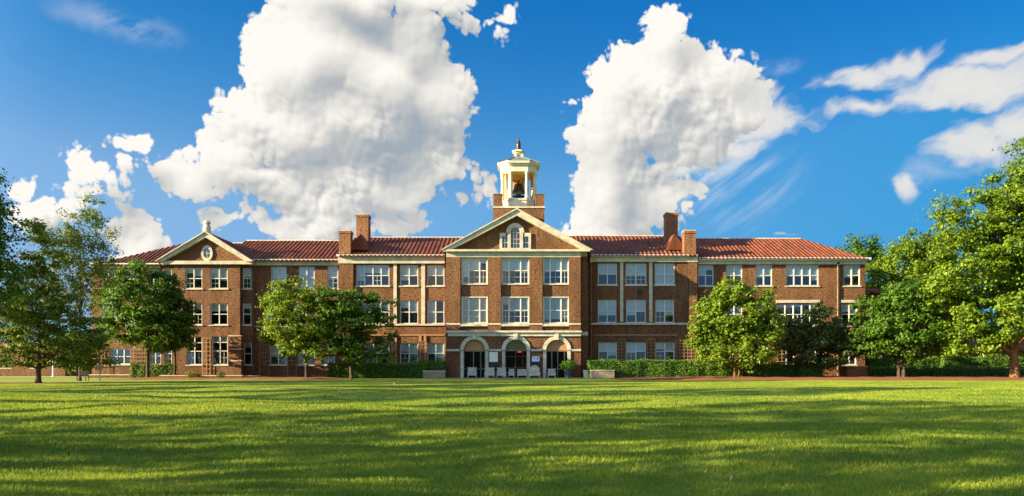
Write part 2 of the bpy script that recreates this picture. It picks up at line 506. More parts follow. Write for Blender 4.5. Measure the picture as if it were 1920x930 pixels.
M = {}
M['brick'] = brick_mat('brick', (0.140, 0.055, 0.025), (0.205, 0.082, 0.036), (0.25, 0.165, 0.10))
M['brick_chimney'] = brick_mat('brick_chimney', (0.23, 0.085, 0.04), (0.30, 0.125, 0.055), (0.30, 0.21, 0.14))
M['cream'] = simple('cream_stone', (0.54, 0.495, 0.40), 0.7, var=0.14, scale=1.7)
M['white_paint'] = simple('white_paint', (0.70, 0.69, 0.66), 0.45, var=0.06, scale=2.5)
M['belfry_paint'] = simple('belfry_paint', (0.68, 0.63, 0.51), 0.5, var=0.12, scale=1.4)
M['belfry_lining'] = simple('belfry_lining', (0.75, 0.46, 0.12), 0.7, var=0.15)
M['copper'] = simple('weathered_copper', (0.20, 0.26, 0.25), 0.45, 0.3, var=0.25, scale=2.0)
M['bronze'] = simple('bronze', (0.10, 0.065, 0.04), 0.4, 0.7, var=0.25, scale=3.0)
M['iron'] = simple('dark_iron', (0.035, 0.032, 0.03), 0.5, 0.3, var=0.2)
M['gutter'] = simple('gutter_metal', (0.22, 0.18, 0.13), 0.5, 0.2, var=0.2)
M['tan_stucco'] = simple('tan_stucco', (0.42, 0.22, 0.11), 0.85, var=0.12, scale=4)
M['limestone'] = simple('limestone', (0.55, 0.52, 0.44), 0.75, var=0.15, scale=1.8)
M['stone_block'] = simple('stone_block', (0.34, 0.27, 0.19), 0.85, var=0.3, scale=5, bump=0.6)
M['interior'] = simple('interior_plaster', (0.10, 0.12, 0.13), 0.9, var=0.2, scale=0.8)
M['blind'] = simple('roller_blind', (0.86, 0.87, 0.84), 0.8, var=0.06, scale=1.5)
M['curtain'] = simple('curtain', (0.60, 0.60, 0.56), 0.85, var=0.15, scale=6)
M['board'] = simple('white_board', (0.75, 0.74, 0.70), 0.6, var=0.04)
M['glass'] = glass_mat('window_glass')
M['door_dark'] = simple('dark_door_metal', (0.04, 0.035, 0.03), 0.4, 0.4, var=0.15)
M['door_wood'] = simple('door_wood', (0.26, 0.10, 0.035), 0.5, var=0.2)
M['bark'] = simple('bark', (0.070, 0.050, 0.036), 0.9, var=0.35, scale=8, bump=0.8)
M['bark_warm'] = simple('bark_warm', (0.19, 0.095, 0.045), 0.9, var=0.3, scale=8, bump=0.8)
M['mulch'] = simple('mulch', (0.26, 0.085, 0.028), 0.95, var=0.5, scale=14, bump=1.0)
M['concrete'] = simple('concrete', (0.45, 0.41, 0.34), 0.85, var=0.12, scale=2)
M['trellis'] = simple('trellis_wood', (0.38, 0.24, 0.14), 0.8, var=0.15)
M['bench_paint'] = simple('bench_paint', (0.50, 0.48, 0.44), 0.55, var=0.1)
M['slate_paint'] = simple('slate_paint', (0.016, 0.022, 0.038), 0.5, var=0.2)
M['pot'] = simple('glazed_pot', (0.03, 0.05, 0.09), 0.3, var=0.2)
M['leaf_litter'] = simple('dry_leaf', (0.45, 0.28, 0.17), 0.8, var=0.3, scale=30)
M['leaf_pale'] = simple('pale_leaf', (0.62, 0.50, 0.40), 0.8, var=0.2, scale=30)
M['leaf_dark'] = simple('dark_leaf', (0.05, 0.035, 0.02), 0.8, var=0.3, scale=30)
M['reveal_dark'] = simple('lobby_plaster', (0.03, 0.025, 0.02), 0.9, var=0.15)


def roof_mat(name, a, b_, c):
    m, n, b = new_mat(name)
    pos = n.new('ShaderNodeNewGeometry').outputs['Position']
    sp = n.new('ShaderNodeSeparateXYZ'); n.l.new(pos, sp.inputs[0])
    # courses of pan tiles, each tile its own tone
    cell = n.new('ShaderNodeTexWhiteNoise', noise_dimensions='3D')
    sn = n.vmath('SNAP', pos, (0.45, 0.4, 30.0))
    n.l.new(sn, cell.inputs[0])
    col = n.mix(cell.outputs['Value'], a + (1,), b_ + (1,))
    col = n.mix(n.ramp(n.noise(n.vmath('MULTIPLY', pos, (1.0, .3, .3)), 0.9, 5, 0.65), 0.42, 0.7, 0, 0.7), col, c + (1,))
    n.l.new(col, b.inputs['Base Color'])
    b.inputs['Roughness'].default_value = 0.7; b.inputs['Specular IOR Level'].default_value = 0.3
    return m


M['roof'] = roof_mat('clay_tile', (0.125, 0.034, 0.016), (0.235, 0.068, 0.027), (0.072, 0.030, 0.020))


def poster_mat(name):
    m, n, b = new_mat(name)
    pos = n.new('ShaderNodeTexCoord').outputs['Object']
    f = n.noise(pos, 2.2, 2, 0.5)
    n.l.new(n.mix(n.ramp(f, 0.42, 0.6), (0.75, 0.80, 0.85, 1), (0.20, 0.38, 0.75, 1)), b.inputs['Base Color'])
    b.inputs['Roughness'].default_value = 0.4
    return m


M['poster'] = poster_mat('blue_poster')
m_, n_, b_ = new_mat('red_sign_light')
b_.inputs['Base Color'].default_value = (0.6, 0.05, 0.02, 1)
b_.inputs['Emission Color'].default_value = (1.0, 0.12, 0.02, 1); b_.inputs['Emission Strength'].default_value = 0.18
M['red_light'] = m_

M['leaf_mid'] = leaf_mat('leaf_mid', (0.024, 0.078, 0.007), (0.100, 0.200, 0.012))
M['leaf_deep'] = leaf_mat('leaf_deep', (0.016, 0.056, 0.010), (0.060, 0.135, 0.014))
M['leaf_bright'] = leaf_mat('leaf_bright', (0.050, 0.110, 0.006), (0.185, 0.275, 0.012))
M['leaf_olive'] = leaf_mat('leaf_olive', (0.055, 0.100, 0.012), (0.195, 0.245, 0.026))
M['leaf_bronze'] = leaf_mat('leaf_bronze', (0.026, 0.052, 0.012), (0.090, 0.120, 0.022), 0.3)
M['leaf_hedge'] = leaf_mat('leaf_hedge', (0.040, 0.115, 0.008), (0.120, 0.240, 0.014), 0.25)
M['leaf_hedge_bright'] = leaf_mat('leaf_hedge_bright', (0.050, 0.110, 0.010), (0.130, 0.210, 0.015), 0.3)


def grass_mats():
    res = []
    for nm, blade in (('lawn_turf', False), ('grass_blade', True)):
        m, n, b = new_mat(nm)
        geo = n.new('ShaderNodeNewGeometry'); pos = geo.outputs['Position']
        flat = n.vmath('MULTIPLY', pos, (1, 1, 0))
        big = n.noise(flat, 0.09, 4, 0.6)
        mid = n.noise(n.vmath('MULTIPLY', flat, (0.7, 1.3, 0)), 0.8, 4, 0.65)
        fine = n.noise(flat, 14.0, 4, 0.7)
        f = n.math('ADD', n.math('MULTIPLY', n.ramp(big, 0.35, 0.65), 0.38), n.math('MULTIPLY', n.ramp(mid, 0.35, 0.65), 0.42))
        f = n.math('ADD', f, n.math('MULTIPLY', geo.outputs['Random Per Island'] if blade else n.ramp(fine, 0.3, 0.7), 0.24), clamp=True)
        if blade:
            col = n.mix(f, (0.085, 0.180, 0.020, 1), (0.33, 0.40, 0.040, 1))
            col = n.mix(n.ramp(geo.outputs['Random Per Island'], 0.965, 0.975), col, (0.30, 0.26, 0.10, 1))
        else:
            col = n.mix(f, (0.105, 0.185, 0.020, 1), (0.36, 0.395, 0.040, 1))
            straw = n.noise(flat, 3.1, 5, 0.7)
            col = n.mix(n.ramp(straw, 0.6, 0.78, 0, 0.45), col, (0.26, 0.22, 0.07, 1))
        n.l.new(col, b.inputs['Base Color'])
        b.inputs['Roughness'].default_value = 0.7; b.inputs['Specular IOR Level'].default_value = 0.2
        if blade:
            tr = n.new('ShaderNodeBsdfTranslucent'); n.l.new(col, tr.inputs[0])
            mx = n.new('ShaderNodeMixShader'); mx.inputs[0].default_value = 0.4
            n.l.new(b.outputs[0], mx.inputs[1]); n.l.new(tr.outputs[0], mx.inputs[2])
            n.l.new(mx.outputs[0], n.n['Material Output'].inputs[0])
        else:
            bp = n.new('ShaderNodeBump'); bp.inputs['Strength'].default_value = 0.7; bp.inputs['Distance'].default_value = 0.05
            h = n.math('ADD', fine, n.math('MULTIPLY', n.noise(flat, 45.0, 3, 0.7), 0.6))
            n.l.new(h, bp.inputs['Height']); n.l.new(bp.outputs[0], b.inputs['Normal'])
        res.append(m)
    return res


M['lawn'], M['blade'] = grass_mats()

# ------------------------------------------------------------------ ground
def hz(x, y):
    """gentle swells of the lawn, level near the building"""
    k = np.clip((68 - y) / 30, 0, 1) * np.clip((y + 60) / 40, 0, 1)
    k = k * k * (3 - 2 * k)
    return k * (0.10 * np.sin(x * 0.21 + y * 0.33 + 0.6) + 0.07 * np.sin(x * 0.37 - y * 0.52 + 1.9) + 0.05 * np.sin(x * 0.11 + y * 0.93)
                + 0.02 * np.sin(1.3 * x + 0.5 * y) - 0.08)


def build_ground():
    xs = np.unique(np.concatenate([np.linspace(-60, 60, 161), [-3000, -1200, -500, -220, -120, -80, 80, 120, 220, 500, 1200, 3000]]))
    ys = np.unique(np.concatenate([np.linspace(-60, 75, 271), [-3000, -1000, -300, -120, 80, 90, 110, 160, 300, 700, 1500, 4000]]))
    X, Y = np.meshgrid(xs, ys)
    Z = hz(X, Y) * np.clip((110 - np.abs(X)) / 40, 0, 1)
    V = np.stack([X, Y, Z], -1).reshape(-1, 3)
    nx = len(xs)
    mb = MB(); mb.v = V.tolist()
    mb.f = [(j * nx + i, j * nx + i + 1, (j + 1) * nx + i + 1, (j + 1) * nx + i) for j in range(len(ys) - 1) for i in range(nx - 1)]
    o = mb.build('lawn', M['lawn'], smooth=True, base=(0, 0, 0)); tag(o, None, None, kind='structure')

    # blades of grass over the near lawn, denser and finer close to the camera
    def blades(n, y0, y1, h, w, half):
        u = RNG.random(n)
        y = y0 * (y1 / y0) ** u
        x = (RNG.random(n) * 2 - 1) * (half * y + 5.0)
        z = hz(x, y)
        # tufted height
        t = 0.6 + 0.5 * np.sin(x * 2.1 + np.sin(y * 1.7) * 2) * np.sin(y * 2.6 + np.sin(x * 1.3) * 2)
        hh = h * (0.55 + 0.6 * RNG.random(n)) * (0.75 + 0.4 * t)
        hh *= np.clip(1.5 - y / 55.0, .3, 1.0)
        a = RNG.random(n) * 6.283; l = hh * (0.3 + 0.7 * RNG.random(n))
        b = RNG.random(n) * 6.283
        ww = w * (0.7 + 0.6 * RNG.random(n)) * (y / y0) ** 0.7
        p = np.stack([x, y, z - 0.005], -1)
        d = np.stack([np.cos(b), np.sin(b), 0 * b], -1) * ww[:, None]
        tip = p + np.stack([np.cos(a) * l, np.sin(a) * l, hh], -1)
        return np.stack([p - d, p + d, tip], 1)
    V = np.concatenate([blades(430000, 6.5, 24, 0.085, 0.006, 0.67), blades(380000, 24, 70, 0.085, 0.014, 0.67)])
    o = fast_mesh('grass', V, 3, M['blade'], None, (0, 0, 0)); tag(o, 'short mown grass of the lawn in front of the school', 'grass', kind='stuff')

    def sheet(name, pts, z, mat):
        mb = MB(); mb.f = [tuple(range(len(pts)))]; mb.v = [(x, y, z) for x, y in pts]
        o = mb.build(name, mat, base=(pts[0][0], pts[0][1], z)); tag(o, None, None, kind='structure')
    def wavy(x0, x1, yf, yb, amp, seed, n=40):
        r = random.Random(seed); ph = [r.random() * 6 for _ in range(3)]
        p = [(x0 + (x1 - x0) * i / n, yf + amp * (math.sin(i * .35 + ph[0]) + .6 * math.sin(i * .83 + ph[1]))) for i in range(n + 1)]
        return p + [(x1, yb), (x0, yb)]
    def mound(x0, x1, yf, yb, amp, seed, hgt):
        p = wavy(x0, x1, yf, yb, amp, seed, 60)[:61]
        mb = MB()
        for i, (x, y) in enumerate(p):
            e = min(1.0, min(i, 60 - i) / 6)
            for dy, z in ((0, .006), (.5, .5), (1.6, 1.0), (3.5, 1.05)): mb.v.append((x, y + dy, .006 + hgt * z * e * (1 + .2 * math.sin(x * 2.1 + dy))))
            mb.v.append((x, yb, .02 + hgt * .9 * e))
        for i in range(60):
            for j in range(4): mb.f.append((i * 5 + j, i * 5 + 5 + j, i * 5 + 6 + j, i * 5 + 1 + j))
        o = mb.build('mulch_bed', M['mulch'], smooth=True); tag(o, None, None, kind='structure')
    mound(9.8, 60, 73.0, 86.45, 0.5, 3, .17)
    mound(-39, -16.5, 75.6, 86.45, 0.4, 5, .12)
    sheet('mulch_bed', wavy(-44, -34.5, 60.8, 62.8, 0.12, 8), 0.012, M['mulch'])
    sheet('path', [(-75, 65.0), (-40, 65.0), (-36, 66.2), (-33, 72), (-34.5, 72), (-37, 67.2), (-41, 66.0), (-75, 66.0)], 0.020, M['concrete'])
    sheet('path', [(-75, 88.0), (-36.0, 88.0), (-36.0, 90.5), (-75, 90.5)], 0.020, M['concrete'])
    sheet('terrace', [(-7.4, 80.6), (9.3, 80.6), (9.3, 83.2), (-7.4, 83.2)], 0.024, M['concrete'])


build_ground()

# ------------------------------------------------------------------ the school
YC, YB = 83.0, 83.28         # front of the central block: pilaster face and bay wall
YP, YS = 86.0, 87.0          # left pavilion front; outer wings
YW = 86.5                    # wings beside the central block
BACK = 101.5

SCHOOL = thing('school_building', (0.4, 90, 0), 'long three storey brick school with red tile roof, arched entrance and white belfry', 'building')


def wall_grid(mb, x0, x1, z0, z1, y, holes, depth=0.30):
    xs = sorted({x0, x1, *[h[0] for h in holes], *[h[1] for h in holes]})
    zs = sorted({z0, z1, *[h[2] for h in holes], *[h[3] for h in holes]})
    for i in range(len(xs) - 1):
        for j in range(len(zs) - 1):
            cx, cz = (xs[i] + xs[i + 1]) / 2, (zs[j] + zs[j + 1]) / 2
            if xs[i + 1] - xs[i] < 1e-6 or zs[j + 1] - zs[j] < 1e-6: continue
            if any(h[0] < cx < h[1] and h[2] < cz < h[3] for h in holes): continue
            mb.quad((xs[i], y, zs[j]), (xs[i + 1], y, zs[j]), (xs[i + 1], y, zs[j + 1]), (xs[i], y, zs[j + 1]))
    for a, b, c, d in holes:
        mb.quad((a, y, c), (a, y + depth, c), (a, y + depth, d), (a, y, d))
        mb.quad((b, y, c), (b, y, d), (b, y + depth, d), (b, y + depth, c))
        mb.quad((a, y, c), (b, y, c), (b, y + depth, c), (a, y + depth, c))
        mb.quad((a, y, d), (a, y + depth, d), (b, y + depth, d), (b, y, d))


def window(parent, a, b, c, d, y, kind='double', cols=2, blind=0.5, sill=True, surround=None, r=None, tone='blind'):
    """window in the hole a..b, c..d of a wall at y: frame (> pane, blind, sill)"""
    r = r or random
    yf = y + 0.10
    mb = MB(); W, H = b - a, d - c
    if surround:
        s = 0.09
        mb.box(a - s, a, y - 0.03, y + 0.06, c, d + s); mb.box(b, b + s, y - 0.03, y + 0.06, c, d + s); mb.box(a, b, y - 0.03, y + 0.06, d, d + s)
    fr = 0.085
    a += 0.002; b -= 0.002; c += 0.002; d -= 0.002
    mb.box(a, a + fr, yf, yf + 0.12, c, d); mb.box(b - fr, b, yf, yf + 0.12, c, d)
    mb.box(a + fr, b - fr, yf + 0.002, yf + 0.118, c, c + fr); mb.box(a + fr, b - fr, yf + 0.002, yf + 0.118, d - fr, d)
    mid = c + H * 0.5
    if kind == 'triple':
        cuts = [a + W * 0.26, a + W * 0.70]
        mw = 0.13
    else:
        cuts = [a + W * k / cols for k in range(1, cols)]
        mw = 0.10
    for xq in cuts: mb.box(xq - mw / 2, xq + mw / 2, yf - 0.01, yf + 0.125, c + fr, d - fr)
    edges = [a + fr] + [q for xq in cuts for q in (xq - mw / 2, xq + mw / 2)] + [b - fr]
    lights = [(edges[i], edges[i + 1]) for i in range(0, len(edges), 2)]
    if kind == 'tall': rails = [c + H * 0.48, c + H * 0.78]
    else: rails = [mid]
    for xa, xb in lights:
        for zr in rails: mb.box(xa, xb, yf + 0.012, yf + 0.10, zr - 0.04, zr + 0.04)
        # fine glazing bars of the lower sash
        if r.random() < (0.8 if kind == 'triple' else 0.22):
            m_ = (xa + xb) / 2; top = rails[0] - 0.04
            if xb - xa > 0.55: mb.box(m_ - 0.014, m_ + 0.014, yf + 0.04, yf + 0.08, c + fr, top)
            mb.box(xa, xb, yf + 0.042, yf + 0.078, (c + fr + top) / 2 - 0.014, (c + fr + top) / 2 + 0.014)
    f = mb.build('window', M['white_paint'], parent)
    pm = MB(); pm.quad((a + 0.03, yf + 0.09, c + 0.03), (b - 0.03, yf + 0.09, c + 0.03), (b - 0.03, yf + 0.09, d - 0.03), (a + 0.03, yf + 0.09, d - 0.03))
    pm.build('pane', M['glass'], f)
    if blind > 0:
        bm = MB(); any_ = False
        for i, (xa, xb) in enumerate(lights):
            h = min(1.0, max(0.0, blind + r.choice((0, 0, 0, 0.02, -0.03, 0.08, -0.14, -0.3, 0.22)))) if blind < 0.98 else 1.0
            if h < 0.03: continue
            zb = d - 0.05 - (H - 0.1) * h
            bm.box(xa - 0.02, xb + 0.02, yf + 0.16, yf + 0.175, zb, d - 0.03); any_ = True
            bm.box(xa - 0.01, xb + 0.01, yf + 0.15, yf + 0.185, zb - 0.03, zb)
        if any_: bm.build('blind', M[tone], f)
    if sill:
        sm = MB(); sm.box(a - 0.12, b + 0.12, y - 0.09, y + 0.10, c - 0.13, c - 0.002)
        sm.build('sill', M['cream'], f)
    return f


def holes_of(wins, Y): return [(PX(w[0], Y), PX(w[1], Y), PZ(w[3], Y), PZ(w[2], Y)) for w in wins]


def bay(px0, px1, Y, ztop, wins, zbot=0.0, side_l=True, side_r=True, name='wall', skip_front=None):
    """one stretch of the building: front wall with window holes, returns and back wall"""
    mb = MB(); x0, x1 = PX(px0, Y), PX(px1, Y)
    wall_grid(mb, x0, x1, zbot, ztop, Y, holes_of(wins, Y))
    if side_l: mb.quad((x0, Y, zbot), (x0, Y, ztop), (x0, BACK, ztop), (x0, BACK, zbot))
    if side_r: mb.quad((x1, Y, zbot), (x1, BACK, zbot), (x1, BACK, ztop), (x1, Y, ztop))
    mb.quad((x0, BACK, zbot), (x0, BACK, ztop), (x1, BACK, ztop), (x1, BACK, zbot))
    o = mb.build(name, M['brick'], SCHOOL)
    r = random.Random(int(px0))
    for w, (a, b, c, d) in zip(wins, holes_of(wins, Y)):
        opt = dict(w[4]) if len(w) > 4 else {}
        window(SCHOOL, a, b, c, d, Y, r=r, **opt)
    return o


def strip(name, mat, px0, px1, py0, py1, Y, proud, back=0.0):
    mb = MB(); mb.box(PX(px0, Y), PX(px1, Y), Y - proud, Y + back, PZ(py1, Y), PZ(py0, Y))
    return mb.build(name, mat, SCHOOL)


Q = dict(cols=4)
B3 = dict(blind=0.5)
# --- outer left wing
zS1 = PZ(502, YS)
bay(172, 303, YS, zS1, [(190, 216, 505, 541, dict(blind=.9)), (232, 258, 505, 541, B3), (274, 300, 505, 541, B3),
                        (190, 216, 571, 609, dict(blind=.8)), (232, 258, 571, 609, B3), (274, 300, 571, 609, B3),
                        (206, 245, 654, 683, dict(cols=3, blind=0, kind='plain')), (280, 308 - 6, 652, 683, dict(blind=0, kind='plain'))], side_r=False)
strip('cornice', M['cream'], 170, 303, 497, 503, YS, 0.35)
strip('gutter', M['white_paint'], 168.5, 302, 494.5, 496.8, YS, 0.62)
# --- pavilion with its gable: recessed side strips and a proud middle
zS2 = PZ(497, YP)
bay(304, 326, YP + 0.5, PZ(496, YP + .5), [(308, 322, 503, 541, dict(cols=1, blind=.5)), (308, 322, 569, 609, dict(cols=1)), (308, 322, 642, 684, dict(cols=1))], side_r=False)
bay(326, 450, YP, zS2, [(347, 379, 503, 541, dict(blind=.5)), (394, 427, 503, 541, dict(blind=.5)),
                        (347, 379, 569, 609, dict(blind=.25)), (394, 427, 569, 609, dict(blind=.35)),
                        (350, 379, 631, 684, dict(kind='tall', blind=.0)), (397, 427, 630, 684, dict(kind='tall', blind=.5, tone='curtain'))])
bay(450, 474, YP + 0.5, PZ(496, YP + .5), [(455, 471, 503, 541, dict(cols=1, blind=.4)), (455, 471, 569, 609, dict(cols=1, blind=.2)), (457, 472, 642, 684, dict(cols=1, blind=.5, tone='curtain'))], side_l=False)
strip('cornice', M['cream'], 304, 474, 489.5, 496, YP, 0.32, 0.55)


def gable(px0, pxa, px1, pyb, pya, Yf, back, mat_wall, ov=0.75, t=10.0, rid=2.6, overlap=0.55):
    """brick gable, its raking cornice and the roof running back from it"""
    x0, xa, x1 = PX(px0, Yf), PX(pxa, Yf), PX(px1, Yf)
    zb, za = PZ(pyb, Yf), PZ(pya, Yf)
    th = t * Yf / F
    mb = MB(); mb.prism_y([(x0 + .6, zb), (x1 - .6, zb), (xa, za - th)], Yf, Yf + 0.3)
    w = mb.build('gable_wall', mat_wall, SCHOOL)
    for sgn, xe in ((-1, x0), (1, x1)):
        rk = MB()
        pts = [(xe, zb), (xa, za), (xa, za - th), (xe - sgn * th * 1.25, zb - 0.02)]
        if sgn > 0: pts = pts[::-1]
        rk.prism_y(pts[::-1] if sgn < 0 else pts[::-1], Yf - ov, Yf + 0.28)
        pts2 = [(xe + sgn * 0.16, zb + 0.02), (xa, za + 0.16), (xa, za + 0.004), (xe, zb + 0.004)]
        rk.prism_y(pts2, Yf - ov - 0.14, Yf + 0.26)
        rk.build('raking_cornice', M['cream'], SCHOOL)
    # roof slopes behind the gable
    for sgn, xe in ((-1, x0 - 0.1), (1, x1 + 0.1)):
        rf = MB()
        rf.quad((xe, Yf + 0.27, zb + 0.03), (xa, Yf + 0.27, za + 0.05), (xa, back, za + 0.05), (xe, back, zb + 0.03))
        n = int((back - Yf) / 0.45)
        sl = Vector((xa - xe, 0, za - zb)); L = sl.length
        for k in range(n):
            yy = Yf + 0.4 + 0.45 * k
            rf.prism_y([(xe, zb + 0.05), (xa, za + 0.07), (xa, za + 0.15), (xe, zb + 0.13)], yy, yy + 0.14)
        rf.build('roof', M['roof'], SCHOOL)
    return x0, xa, x1, zb, za


gable(297, 388, 475, 491, 437, YP, BACK - 8, M['brick'], ov=0.5, t=9)
# oval window and roof ventilator of the pavilion
def oval(cx, cz, rx, rz, y):
    ring = MB(); n = 28
    for i in range(n):
        a0, a1 = 2 * math.pi * i / n, 2 * math.pi * (i + 1) / n
        o0 = (cx + rx * math.cos(a0), cz + rz * math.sin(a0)); o1 = (cx + rx * math.cos(a1), cz + rz * math.sin(a1))
        i0 = (cx + rx * .6 * math.cos(a0), cz + rz * .62 * math.sin(a0)); i1 = (cx + rx * .6 * math.cos(a1), cz + rz * .62 * math.sin(a1))
        ring.prism_y([i0, o0, o1, i1], y - 0.12, y - 0.002)
    ring.box(cx - .03, cx + .03, y - .07, y - .03, cz - rz * .61, cz + rz * .61)
    ring.box(cx - rx * .59, cx + rx * .59, y - .068, y - .032, cz - .03, cz + .03)
    f = ring.build('window', M['cream'], SCHOOL)
    f['label'] = 'oval window with thick cream surround in the left gable'
    p = MB(); p.prism_y([(cx + rx * .61 * math.cos(2 * math.pi * i / n), cz + rz * .63 * math.sin(2 * math.pi * i / n)) for i in range(n)], y - .025, y - .003)
    p.build('pane', M['dark_glass'], f)


m_, n_, b_ = new_mat('dark_glass')
b_.inputs['Base Color'].default_value = (0.02, 0.045, 0.075, 1); b_.inputs['Roughness'].default_value = 0.05
b_.inputs['IOR'].default_value = 2.0
M['dark_glass'] = m_
M['door_glass'] = glass_mat('door_glass', refl=0.0, grow=.12)
oval(PX(388.5, YP), PZ(475, YP), 0.62, 0.86, YP)
vx, vy, vz = PX(388, YP + 1.2), YP + 1.2, PZ(438, YP + 1.2)
mb = MB(); mb.lathe((vx, vy), [(0.42, vz - 0.4), (0.40, vz + 0.75), (0.30, vz + 0.80), (0.30, vz + 1.05), (0.40, vz + 1.08), (0.36, vz + 1.30), (0.12, vz + 1.42)], 14)
mb.build('roof_ventilator', M['limestone'], SCHOOL, smooth=False)
# porch block in the pavilion's right corner
mb = MB(); mb.box(PX(428.5, YP - .9), PX(452, YP - .9), YP - 0.9, YP - 0.004, 0, PZ(630, YP - .9))
mb.build('porch', M['brick'], SCHOOL)
for py in (629, 654, 676): 
    mb = MB(); mb.box(PX(428, YP - .9), PX(452.5, YP - .9), YP - 0.97, YP - 0.006, PZ(py + 1.6, YP - .9), PZ(py, YP - .9) + .02); mb.build('belt_course', M['cream'], SCHOOL)

# --- inner left wing
zS3 = PZ(497, YS)
bay(474, 640, YS, zS3, [(508, 537, 500, 541, dict(blind=.92)), (560, 590, 500, 541, dict(blind=.95)), (614, 634, 499, 541, dict(cols=1, blind=.5)),
                        (498, 520, 569, 609, dict(blind=.6)), (545, 575, 569, 609, B3), (598, 628, 569, 609, B3),
                        (506, 538, 643, 684, dict(blind=.4, kind='plain')), (558, 590, 643, 684, dict(blind=.0, kind='plain')), (602, 628, 643, 684, dict(blind=.3, kind='plain'))])
strip('cornice', M['cream'], 474, 637, 490.5, 498, YS, 0.30)
strip('gutter', M['white_paint'], 474.5, 636, 487, 490.3, YS, 0.60)
strip('belt_course', M['cream'], 474.5, 636, 611, 613.5, YS, 0.08)

# --- wing left of the central block
zS4 = PZ(482, YW)
W4 = [(668, 730, 497, 536, dict(cols=4, blind=.5)), (750, 784, 497, 536, dict(blind=.5)), (801, 833, 497, 536, dict(blind=.45)),
      (668, 730, 563, 607, dict(cols=4, blind=.4)), (750, 784, 563, 607, dict(blind=.45)), (801, 833, 563, 607, dict(blind=.15)),
      (684, 731, 643, 682, dict(cols=3, blind=.45, kind='plain')), (750, 784, 643, 682, dict(blind=.55, kind='plain')), (801, 833, 643, 682, dict(blind=.5, kind='plain'))]
bay(636, 850, YW, zS4, W4)
strip('entablature', M['cream'], 635, 834, 482, 494.5, YW, 0.34)
strip('cornice', M['white_paint'], 633, 835, 478.5, 481.8, YW, 0.62)
strip('pilaster', M['cream'], 738, 744, 494.7, 607, YW, 0.10)
strip('pilaster', M['cream'], 790, 797, 494.7, 607, YW, 0.10)
strip('brick_pier', M['brick'], 637, 663, 494.7, 708.4, YW, 0.28)
strip('belt_course', M['cream'], 664, 834, 607.2, 610.5, YW, 0.14)
strip('belt_course', M['tan_stucco'], 664, 834, 627, 629.5, YW, 0.08)
# white board behind the glass of one second floor window
mb = MB(); mb.box(PX(802.5, YW), PX(817, YW), YW + .20, YW + .235, PZ(606, YW), PZ(566, YW)); mb.build('window_board', M['board'], SCHOOL)
for px in (736, 742, 788, 797):
    strip('brick_pier', M['tan_stucco'], px - 2.3, px + 2.3, 630, 708.4, YW, 0.12)

# --- wing right of the central block
W6 = [(1121, 1157, 494, 534, dict(blind=.5)), (1173, 1212, 494, 534, dict(blind=.5)), (1228, 1265, 494, 534, dict(blind=.98)),
      (1121, 1156, 562, 605, dict(blind=.45)), (1174, 1211, 562, 605, dict(blind=.45)), (1229, 1264, 562, 605, dict(blind=.45)),
      (1122, 1157, 642, 676, dict(blind=.5, kind='plain')), (1174, 1211, 642, 676, dict(blind=.5, kind='plain')), (1229, 1265, 642, 676, dict(blind=.5, kind='plain'))]
bay(1080, 1309, YW, PZ(482, YW), W6)
strip('entablature', M['cream'], 1106, 1290, 483, 491.5, YW, 0.30)
strip('cornice', M['white_paint'], 1106, 1290, 478.5, 482.8, YW, 0.60)
for a, b in ((1162.5, 1168.5), (1217, 1223)): strip('pilaster', M['cream'], a, b, 491.7, 603, YW, 0.10)
strip('belt_course', M['cream'], 1106, 1289, 605.2, 609, YW, 0.16)
strip('belt_course', M['tan_stucco'], 1114, 1302, 627, 629.3, YW, 0.08)
strip('brick_pier', M['brick'], 1270, 1289.5, 492, 708.4, YW, 0.12)
strip('brick_pier', M['brick'], 1290.5, 1306, 492, 708.4, YW, 0.30)
strip('pier_capital', M['cream'], 1288.5, 1307, 478, 491.8, YW, 0.36)
mb = MB(); mb.box(PX(1195, YW), PX(1204, YW), YW - .12, YW - .002, PZ(551, YW), PZ(544, YW)); mb.build('wall_vent', M['iron'], SCHOOL)

# --- outer right wing
W7 = [(1308.5, 1338, 497, 536, B3), (1362, 1392, 497, 536, B3), (1417, 1448, 497, 536, B3), (1474, 1535, 497, 536, dict(cols=4, blind=.5)), (1582, 1613, 497, 536, dict(blind=.5)),
      (1308.5, 1338, 569, 609, B3), (1362, 1392, 569, 609, B3), (1417, 1448, 569, 609, B3), (1457, 1535, 570, 609, dict(cols=5, blind=.1, kind='plain')), (1578, 1608, 569, 609, dict(blind=.3)),
      (1322, 1370, 643, 684, dict(blind=.4, kind='plain', cols=3)), (1395, 1440, 643, 684, dict(blind=.2, kind='plain', cols=3)), (1460, 1490, 643, 684, dict(blind=.2, kind='plain')), (1510, 1550, 643, 684, dict(blind=.3, kind='plain')), (1580, 1606, 643, 684, dict(blind=.2, kind='plain'))]
bay(1304, 1622, YS, PZ(491, YS), W7)
strip('cornice', M['cream'], 1308, 1624, 489.5, 496, YS, 0.28)
strip('gutter', M['white_paint'], 1308, 1629, 484, 489.3, YS, 0.62)
strip('window_head', M['cream'], 1455, 1537, 562.5, 568, YS, 0.10)
strip('window_head', M['cream'], 1577, 1610, 562.5, 567.5, YS, 0.10)
strip('belt_course', M['cream'], 1308, 1622, 611, 613, YS, 0.07)

